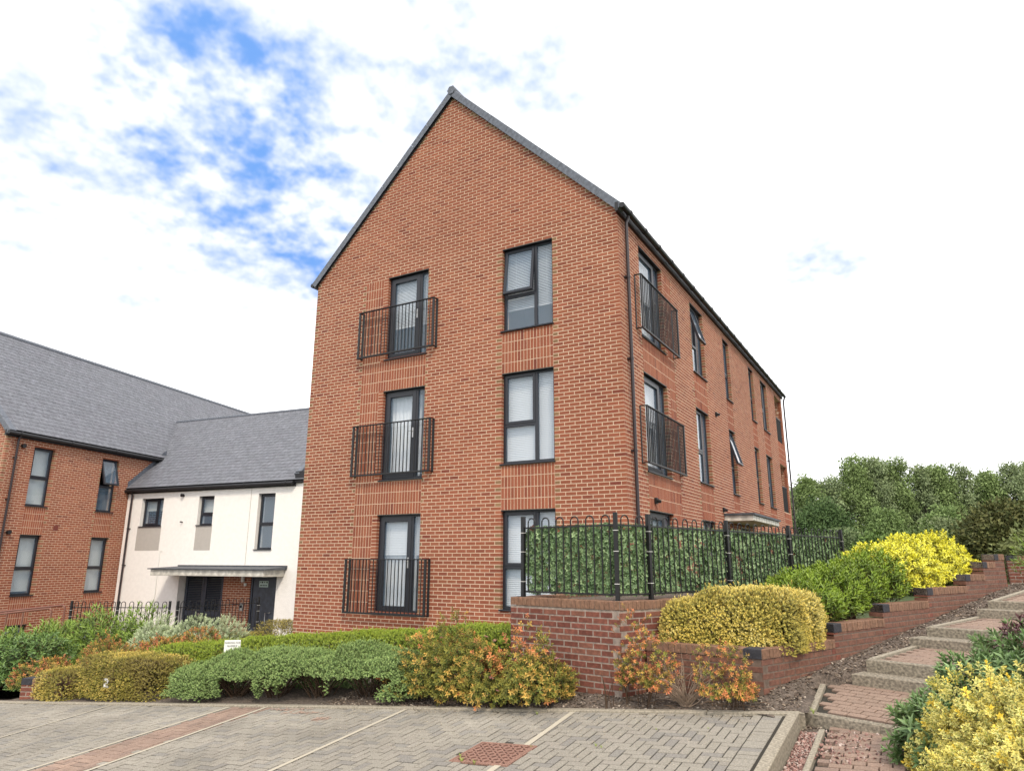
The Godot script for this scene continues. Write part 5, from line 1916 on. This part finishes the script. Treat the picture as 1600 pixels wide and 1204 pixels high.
	shrub("laurel_bush", "glossy dark green laurel bush at the left edge beside the side path", "shrub",
		[[Vector3(-11.75, -1.35, 3.85), Vector3(0.85, 0.86, 0.7), 2.6], [Vector3(-12.9, -1.45, 4.3), Vector3(0.95, 0.84, 0.75), 2.6], [Vector3(-14.1, -1.55, 4.8), Vector3(0.95, 0.8, 0.75), 2.6]], laurel, M["leaf"], 130.0, even, {"up": 0.3, "rough": 0.15, "stray": 0.03})
	var strap := [sprig(8, 0.22, 0.16, 0.030, 0.7, S(80, 104, 46), S(126, 150, 66), 0.02), sprig(7, 0.2, 0.15, 0.028, 0.8, S(92, 116, 50), S(138, 160, 74), 0.02)]
	shrub("willow_leaved_shrub", "narrow-leaved green shrub in front of the small bow-top railing", "shrub",
		[[Vector3(-13.9, -1.42, 2.1), Vector3(0.75, 0.92, 0.6), 2.4], [Vector3(-13.0, -1.38, 1.55), Vector3(0.75, 1.06, 0.6), 2.4], [Vector3(-12.2, -1.35, 1.0), Vector3(0.7, 1.08, 0.55), 2.4], [Vector3(-14.8, -1.46, 2.7), Vector3(0.7, 0.66, 0.55), 2.4]], strap, M["leaf"], 130.0, even, {"up": 0.6, "rough": 0.15})
	var silver := [sprig(14, 0.11, 0.036, 0.015, 0.8, S(150, 166, 126), S(206, 214, 180)), sprig(13, 0.10, 0.036, 0.016, 0.9, S(136, 154, 112), S(190, 202, 164))]
	shrub("silver_shrub", "pale silver-green rounded shrub in front of the louvred doors", "shrub",
		[[Vector3(-10.95, -1.2, 1.45), Vector3(0.75, 0.90, 0.6), 2.3], [Vector3(-10.15, -1.18, 1.05), Vector3(0.75, 0.96, 0.6), 2.3], [Vector3(-9.5, -1.12, 0.75), Vector3(0.55, 0.82, 0.5), 2.3]], silver, M["matt_leaf"], 420.0, even, {"up": 0.45, "rough": 0.18})
	var upright := [sprig(9, 0.16, 0.078, 0.026, 0.75, S(78, 102, 36), S(122, 146, 48), 0.06), sprig(8, 0.18, 0.085, 0.027, 0.65, S(86, 110, 38), S(134, 156, 54), 0.06)]
	var gl := []
	for s in [2.05, 2.8, 3.6, 4.35]:
		gl.append([run(s, -0.66, 0.26 + 0.11 * (s - 2.0)), Vector3(0.40, 0.56, 0.50), 2.6])
	gl.append([run(3.0, -1.2, 0.36), Vector3(0.45, 0.36, 0.55), 2.6])
	gl.append([run(3.9, -1.2, 0.4), Vector3(0.45, 0.46, 0.55), 2.6])
	shrub("leafy_hedge", "bright green upright-leaved shrub between the golden hedge and the yellow bush", "shrub", gl, upright, M["leaf"], 330.0, even, {"up": 1.1, "rough": 0.12, "stray": 0.04})
	var broad := [sprig(8, 0.12, 0.070, 0.032, 1.0, S(160, 164, 58), S(232, 228, 88)), sprig(7, 0.11, 0.074, 0.034, 0.9, S(186, 186, 64), S(226, 220, 76))]
	var yl := []
	for s in [5.05, 5.75, 6.55, 7.3]:
		yl.append([run(s, -0.78, 0.68 + 0.05 * (s - 5.0)), Vector3(0.5, [0.52, 0.68, 0.72, 0.66][yl.size()], 0.55), 2.5])
	shrub("yellow_bush", "bright yellow-leaved bush above the stepped planter wall", "shrub", yl, broad, M["leaf"], 330.0, even, {"up": 0.5, "rough": 0.16, "stray": 0.05})

	# foreground right
	var long_leaf := [sprig(11, 0.12, 0.11, 0.028, 1.3, S(78, 102, 60), S(122, 148, 96), 0.1), sprig(10, 0.10, 0.10, 0.027, 1.1, S(70, 94, 54), S(106, 134, 82), 0.1), sprig(10, 0.11, 0.09, 0.026, 1.2, S(84, 62, 64), S(112, 76, 80), 0.1)]
	shrub("long_leaved_shrub", "dark green long-leaved shrub with purple patches beside the steps", "shrub",
		[[Vector3(5.50, -0.40, 2.75), Vector3(0.60, 0.92, 0.7), 2.2], [Vector3(4.80, -0.48, 3.95), Vector3(0.42, 0.55, 0.62), 2.2], [Vector3(6.05, -0.4, 2.9), Vector3(0.7, 1.02, 0.8), 2.2], [Vector3(5.45, -0.45, 3.9), Vector3(0.65, 0.72, 0.6), 2.2], [Vector3(4.52, -0.55, 4.6), Vector3(0.32, 0.40, 0.42), 2.2]],
		long_leaf, M["leaf"], 260.0, even, {"up": 0.45, "rough": 0.16, "stray": 0.03, "pick": func(p): return 2 if (p.x > 4.95 and noise.get_noise_3d(p.x * 48.0, p.y * 48.0, p.z * 48.0) > 0.22) else rng.randi() % 2})
	var varieg := [sprig(10, 0.075, 0.034, 0.021, 1.0, S(122, 144, 72), S(150, 164, 84), 0.12, 1.0, S(250, 236, 146)), sprig(9, 0.07, 0.033, 0.020, 0.9, S(166, 176, 96), S(206, 204, 122), 0.12, 1.0, S(248, 230, 128)), sprig(9, 0.075, 0.034, 0.020, 0.9, S(222, 196, 74), S(238, 214, 88))]
	shrub("variegated_euonymus", "cream and yellow variegated euonymus bush in the front corner", "shrub",
		[[Vector3(4.86, -0.62, 5.25), Vector3(0.45, 0.84, 0.42), 2.3], [Vector3(5.25, -0.62, 5.35), Vector3(0.5, 0.92, 0.5), 2.3], [Vector3(4.95, -0.70, 6.0), Vector3(0.42, 0.72, 0.45), 2.3], [Vector3(5.45, -0.70, 6.2), Vector3(0.55, 0.84, 0.55), 2.3], [Vector3(4.55, -0.62, 4.95), Vector3(0.26, 0.48, 0.28), 2.3]],
		varieg, M["leaf"], 900.0, even, {"up": 0.45, "rough": 0.2, "deep": 0.4, "stray": 0.04, "pick": func(p): return 2 if rng.randf() < 0.07 else rng.randi() % 2})
	shrub("willow_leaved_shrub", "arching long-leaved shrub at the head of the steps by the far wall", "shrub",
		[[Vector3(6.62, 0.66, -5.3), Vector3(0.5, 1.25, 0.5), 2.0]], strap, M["leaf"], 40.0, even, {"up": 0.9, "rough": 0.3, "stand": 0.2})
	weeds()

func flowers(t: Node3D, lobes: Array, n: int, col: Color) -> void:
	var mb := MB.new()
	for k in 14:
		var a := k * 2.39996
		var r := 0.03 * sqrt(k / 14.0)
		mb.leaf(Vector3(cos(a) * r, 0.004 - r * 0.2, sin(a) * r), Vector3(cos(a) * 0.6, 1, sin(a) * 0.6).normalized(), Vector3(-cos(a), 0.5, -sin(a)).normalized(), 0.012, 0.011, W, W)
	var xfs := []
	var cols := PackedColorArray()
	for i in n:
		var l: Array = lobes[rng.randi() % lobes.size()]
		var d := Vector3(rng.randfn(), absf(rng.randfn()) + 0.6, rng.randfn()).normalized()
		var r: Vector3 = l[1]
		var k := 1.0 / sqrt(pow(d.x / r.x, 2.0) + pow(d.y / r.y, 2.0) + pow(d.z / r.z, 2.0))
		xfs.append(Transform3D(Basis.from_euler(Vector3(rng.randf_range(-0.5, 0.5), rng.randf() * 6, rng.randf_range(-0.5, 0.5))) * Basis.from_scale(Vector3.ONE * rng.randf_range(0.8, 1.5)), l[0] + d * k * 1.1 - t.position))
		cols.append(vary(col, 0.2))
	copies(t, "flower_heads", mb.mesh(), M["matt_leaf"], xfs, cols, true)

func twigs() -> void:
	var base := Vector3(2.02, -0.44, 3.80)
	var t := thing("bare_twigs", "leafless dry twiggy bush between the two orange saplings", "shrub", base)
	for k in 84:
		var mb := MB.new()
		var a := rng.randf() * TAU
		var p := Vector3(rng.randf_range(-0.05, 0.05), -0.02, rng.randf_range(-0.04, 0.04))
		var pts := PackedVector3Array([p])
		var d := Vector3(cos(a) * 0.75, rng.randf_range(0.35, 1.0), sin(a) * 0.32).normalized()
		for j in 5:
			p += d * rng.randf_range(0.07, 0.13)
			pts.append(p)
			d = (d + Vector3(rng.randfn(), rng.randfn() * 0.6, rng.randfn() * 0.5) * 0.28).normalized()
		mb.tube(pts, 0.0055, 0.0022, 4, vary(S(178, 156, 136), 0.2))
		part(t, "twig", mb, M["bark"])
	# fallen sticks
	for k in 14:
		var mb := MB.new()
		var x := rng.randf_range(1.5, 3.0)
		var z := kerb_z(x) - rng.randf_range(0.1, 0.3)
		var p := Vector3(x, bed_h(x, z) + 0.008, z)
		var d := Vector3(rng.randfn(), 0, rng.randfn() * 0.5).normalized() * rng.randf_range(0.08, 0.22)
		mb.tube(PackedVector3Array([p, p + d * 0.5 + Vector3(0, 0.01, 0), p + d]), 0.006, 0.003, 4, vary(S(140, 116, 96), 0.2))
		var o := part(self, numbered("fallen_stick"), mb, M["bark"])
		o.set_meta("label", "dry stick lying on the soil in front of the planter wall")
		o.set_meta("category", "stick")
		o.set_meta("group", "fallen sticks on the soil")

func weeds() -> void:
	var places := ["by the near edge of the drain cover", "at the left corner of the drain cover", "at the near right side of the drain cover", "in the middle of the right-hand bay", "beside the tuft in the middle of the right-hand bay", "in the right-hand bay near the kerb", "in the right-hand bay close to the edging", "at the far right corner of the drain cover", "at the kerb below the big orange bush", "where the edging meets the first step"]
	var blade := MB.new()
	for k in 16:
		var a := k * 2.39996
		var d := Vector3(cos(a) * 0.5, 1.0, sin(a) * 0.5).normalized()
		blade.leaf(Vector3(cos(a), 0, sin(a)) * 0.008, d, Vector3(-cos(a), 0.4, -sin(a)).normalized(), 0.07 * (0.6 + 0.5 * sin(k * 1.7)), 0.009, W, W)
	var m := blade.mesh()
	var at := [[0.47, 5.97, 1.0], [0.36, 5.83, 0.6], [0.62, 5.98, 0.7], [1.55, 5.25, 0.6], [1.62, 5.28, 0.5], [1.95, 4.62, 0.4], [2.45, 4.5, 0.4], [0.93, 5.42, 0.4], [0.4, 4.3, 0.7], [3.35, 3.78, 1.0]]
	for q in at:
		var o := MeshInstance3D.new()
		o.name = numbered("weed_tuft")
		o.mesh = m
		var mm: StandardMaterial3D = M["leaf"].duplicate()
		mm.albedo_color = S(140, 158, 66).linear_to_srgb()
		o.material_override = mm
		add_child(o)
		o.transform = Transform3D(Basis.from_scale(Vector3.ONE * q[2]), on_plane(q[0], q[1], -0.005))
		o.set_meta("label", "small green weed tuft " + places[at.find(q)])
		o.set_meta("category", "weed")
		o.set_meta("group", "weeds in the paving joints")

# ---------------------------------------------------------------- trees
func clump_mesh(n: int, size: float, leaf_l: float, sd: int) -> ArrayMesh:
	var r := RandomNumberGenerator.new()
	r.seed = sd
	var mb := MB.new()
	for k in n:
		var d := Vector3(r.randfn(), r.randfn() * 0.8, r.randfn()).normalized()
		var p := d * size * pow(r.randf(), 0.5)
		var dir := (d + Vector3(0, -0.3, 0) + Vector3(r.randfn(), r.randfn(), r.randfn()) * 0.5).normalized()
		var g := r.randf_range(0.75, 1.15)
		mb.leaf(p, dir, (d + Vector3.UP).normalized().cross(dir).cross(dir) * -1.0, leaf_l, leaf_l * 0.62, Color(g, g, g), Color(g, g, g))
	return mb.mesh()

var clumps := []

func tree(called: String, label: String, at: Vector3, h: float, crown_w: float, crown_from: float, col: Color, col2: Color, loose: float, group: String) -> void:
	var t := thing(called, label, "tree", at, group)
	var mb := MB.new()
	var bark := S(96, 88, 74)
	var top := Vector3(rng.randf_range(-0.3, 0.3), h * 0.93, rng.randf_range(-0.3, 0.3))
	mb.tube(PackedVector3Array([Vector3(0, -0.6, 0), Vector3(0.05, h * 0.3, 0), top * 0.6 + Vector3(0.1, 0, 0), top]), 0.022 * h, 0.02, 7, bark)
	var lumps := []
	var n := int(9 + crown_w * 4.0)
	for k in n:
		var v := pow((k + 0.5) / n, 0.9)
		var y := lerpf(crown_from * h, h * 0.95, v)
		var prof := sin(PI * clampf(lerpf(0.2, 0.97, v), 0.0, 1.0))
		var a := k * 2.39996 + rng.randf() * 0.8
		var rad := crown_w * 0.5 * prof * rng.randf_range(0.35, 1.0)
		var c := Vector3(cos(a) * rad, y, sin(a) * rad)
		var size := rng.randf_range(0.14, 0.24) * (crown_w * 0.6 + 1.2)
		lumps.append([c, size])
		var s := Vector3(0, y - rad * 0.7 - 0.4, 0) * Vector3(1, 0.85, 1)
		mb.tube(PackedVector3Array([s, s.lerp(c, 0.5) + Vector3(0, 0.1, 0), c]), 0.006 * h, 0.015, 5, bark)
	part(t, "trunk", mb, M["bark"])
	if clumps.is_empty():
		for k in 3:
			clumps.append(clump_mesh(16, 0.34, 0.17, 70 + k))
	var sets := [[[], PackedColorArray()], [[], PackedColorArray()], [[], PackedColorArray()]]
	for l in lumps:
		var cnt := int(l[1] * l[1] * 120.0 * loose) + 6
		for i in cnt:
			var d := Vector3(rng.randfn(), rng.randfn() * 0.8 + 0.15, rng.randfn()).normalized()
			var p: Vector3 = l[0] + d * l[1] * (1.0 - 0.5 * pow(rng.randf(), 2.0)) * rng.randf_range(0.8, 1.25)
			var k := rng.randi() % 3
			sets[k][0].append(Transform3D(Basis.from_euler(Vector3(rng.randf() * 6, rng.randf() * 6, rng.randf() * 6)) * Basis.from_scale(Vector3.ONE * rng.randf_range(0.7, 1.3)), p))
			sets[k][1].append(vary(col.lerp(col2, rng.randf()), 0.18))
	for k in 3:
		copies(t, "crown", clumps[k], M["far_leaf"], sets[k][0], sets[k][1], true)

func build_trees() -> void:
	var g := "trees of the wood beyond the garden"
	var i := 0
	# tall pale row
	for q in [[-7.5, -53.0, 9.4], [-5.2, -52.5, 9.8], [-3.6, -53.2, 10.6], [-1.7, -53.6, 11.0], [0.1, -54.6, 11.4], [1.8, -55.4, 11.8], [3.4, -56.2, 12.0], [5.0, -57.4, 11.6], [6.6, -58.4, 11.4], [8.2, -59.2, 11.2], [10.0, -60.0, 11.8], [11.8, -60.8, 11.9], [13.6, -62.2, 11.8], [15.6, -63.0, 12.0], [17.8, -64.0, 12.2]]:
		var label: String = "tall slender pale green tree, %s of the back row from the apartment block" % ["first", "second", "third", "fourth", "fifth", "sixth", "seventh", "eighth", "ninth", "tenth", "eleventh", "twelfth", "thirteenth", "fourteenth", "fifteenth"][i]
		tree("poplar_tree", label, Vector3(q[0], -2.4, q[1]), q[2] + rng.randf_range(-0.8, 0.8), rng.randf_range(3.2, 4.6), 0.06, [S(108, 128, 70), S(118, 132, 86)][i % 2], [S(138, 158, 100), S(148, 164, 122)][i % 2], 0.85, g)
		i += 1
	i = 0
	for q in [[-6.0, -58.0, 9.6], [-2.0, -60.0, 11.0], [2.0, -62.0, 12.2], [6.0, -64.0, 12.4], [10.5, -66.0, 12.0], [14.8, -68.0, 12.8], [19.0, -69.0, 12.6]]:
		tree("poplar_tree", "hazy green tree glimpsed behind the back row, %s from the apartment block" % ["first", "second", "third", "fourth", "fifth", "sixth", "seventh"][i], Vector3(q[0], -2.6, q[1]), q[2] * rng.randf_range(0.98, 1.08), 5.0, 0.05, S(114, 132, 86), S(140, 156, 110), 0.8, g)
		i += 1
	tree("oak_tree", "round dark green tree just right of the far end of the apartment block", Vector3(-1.5, -2.0, -44.0), 6.9, 5.6, 0.1, S(70, 96, 54), S(92, 116, 64), 1.25, "")
	tree("oak_tree", "dark green tree half hidden behind the far corner of the apartment block", Vector3(-5.6, -2.0, -46.0), 7.0, 4.6, 0.1, S(78, 104, 58), S(104, 128, 74), 1.2, "")
	for q in [[2.4, -44.0, 6.6, 4.2, "first"], [6.2, -46.0, 6.8, 4.4, "second"], [9.6, -48.0, 7.0, 4.6, "third"], [13.2, -50.0, 7.4, 4.8, "fourth"]]:
		tree("broadleaf_tree", "mid green broad tree before the tall back row, %s from the apartment block" % q[4], Vector3(q[0], -2.2, q[1]), q[2], q[3], 0.1, S(98, 120, 66), S(126, 148, 88), 1.0, "broad trees before the tall row")
	tree("willow_tree", "grey-green willow bush above the end of the black railing", Vector3(1.0, -1.2, -30.0), 3.7, 3.2, 0.05, S(98, 118, 76), S(128, 144, 100), 1.2, "")
	tree("willow_tree", "small pale green willow right of the grey-green willow bush", Vector3(5.6, -1.2, -33.0), 4.2, 2.8, 0.1, S(112, 126, 84), S(138, 150, 108), 0.9, "")
	tree("broadleaf_bush", "fresh green bush behind the yellow bush", Vector3(2.5, -1.0, -27.0), 3.0, 3.4, 0.05, S(82, 108, 52), S(108, 132, 66), 1.3, "")
	tree("broadleaf_bush", "olive bush left of the fresh green bush behind the railing", Vector3(0.0, -1.0, -25.0), 2.6, 2.6, 0.05, S(98, 108, 58), S(122, 130, 76), 1.2, "")
	tree("hawthorn_bush", "dark bronze-green bush at the right behind the stepped wall", Vector3(7.6, -0.6, -24.0), 3.6, 4.6, 0.03, S(76, 86, 44), S(104, 104, 56), 1.5, "")
	tree("hawthorn_bush", "yellow-green bush at the right edge above the far wall", Vector3(10.4, -0.4, -24.0), 4.0, 3.6, 0.03, S(112, 132, 62), S(132, 150, 72), 1.4, "")
	tree("hawthorn_bush", "low green bush between the willow and the bronze bush", Vector3(4.9, -0.8, -25.0), 2.9, 3.4, 0.03, S(84, 104, 54), S(104, 124, 66), 1.4, "")
	tree("broadleaf_bush", "low bush beyond the far wall at the head of the steps", Vector3(8.2, 0.0, -14.0), 1.9, 3.0, 0.02, S(96, 108, 62), S(126, 132, 84), 1.5, "")
	tree("broadleaf_bush", "low bush right behind the end of the far wall", Vector3(11.0, 0.0, -14.5), 2.2, 3.2, 0.02, S(88, 104, 56), S(118, 128, 78), 1.5, "")

# ---------------------------------------------------------------- small things
func build_small() -> void:
	var s := thing("parking_sign", "small white parking sign standing behind the grey-green mound", "sign", Vector3(-5.78, bed_h(-5.78, 3.62), 3.62))
	s.rotation.y = 0.72
	var top: float = -0.20 - s.position.y
	var pm := MB.new()
	pm.brick(Transform3D.IDENTITY, Vector3(-0.02, -0.1, -0.035), Vector3(0.02, top - 0.02, -0.004), 0.003, W)
	part(s, "post", pm, M["white_plastic"])
	var bm := MB.new()
	bm.brick(Transform3D.IDENTITY, Vector3(-0.13, top - 0.22, -0.004), Vector3(0.13, top, 0.004), 0.002, W)
	part(s, "board", bm, M["white_plastic"])
	lettering(s, "PARKING FOR", Transform3D(Basis.IDENTITY, Vector3(0, top - 0.045, 0.0055)), 0.040, M["print"])
	lettering(s, "NUMBER", Transform3D(Basis.IDENTITY, Vector3(0, top - 0.095, 0.0055)), 0.040, M["print"])
	var lm := MB.new()
	var p := []
	for i in 5:
		for j in 5:
			p.append(Vector3((i - 2) * 0.032 + rng.randf_range(-0.008, 0.008), (j - 2) * 0.042 + rng.randf_range(-0.01, 0.01), rng.randf_range(-0.02, 0.02)))
	for i in 4:
		for j in 4:
			lm.quad(p[i * 5 + j], p[i * 5 + j + 1], p[(i + 1) * 5 + j + 1], p[(i + 1) * 5 + j], W)
			lm.quad(p[(i + 1) * 5 + j] - Vector3(0, 0, 0.003), p[(i + 1) * 5 + j + 1] - Vector3(0, 0, 0.003), p[i * 5 + j + 1] - Vector3(0, 0, 0.003), p[i * 5 + j] - Vector3(0, 0, 0.003), W)
	var o := part(self, "litter_bag", lm, M["litter"])
	o.position = Vector3(-7.30, -0.84, 4.80)
	o.set_meta("label", "crumpled white scrap of plastic caught in the square golden hedge")
	o.set_meta("category", "litter")

func _ready() -> void:
	rng.seed = 20240611
	noise.seed = 77
	noise.frequency = 0.02
	noise.fractal_octaves = 3
	set_view()
	make_materials()
	print("materials ", Time.get_ticks_msec())
	build_land()
	build_car_park()
	build_path()
	print("land ", Time.get_ticks_msec())
	build_main()
	build_white()
	build_left()
	print("buildings ", Time.get_ticks_msec())
	build_walls()
	build_railings()
	build_plants()
	build_trees()
	print("plants ", Time.get_ticks_msec())
	build_stones()
	build_small()
	print("done ", Time.get_ticks_msec())
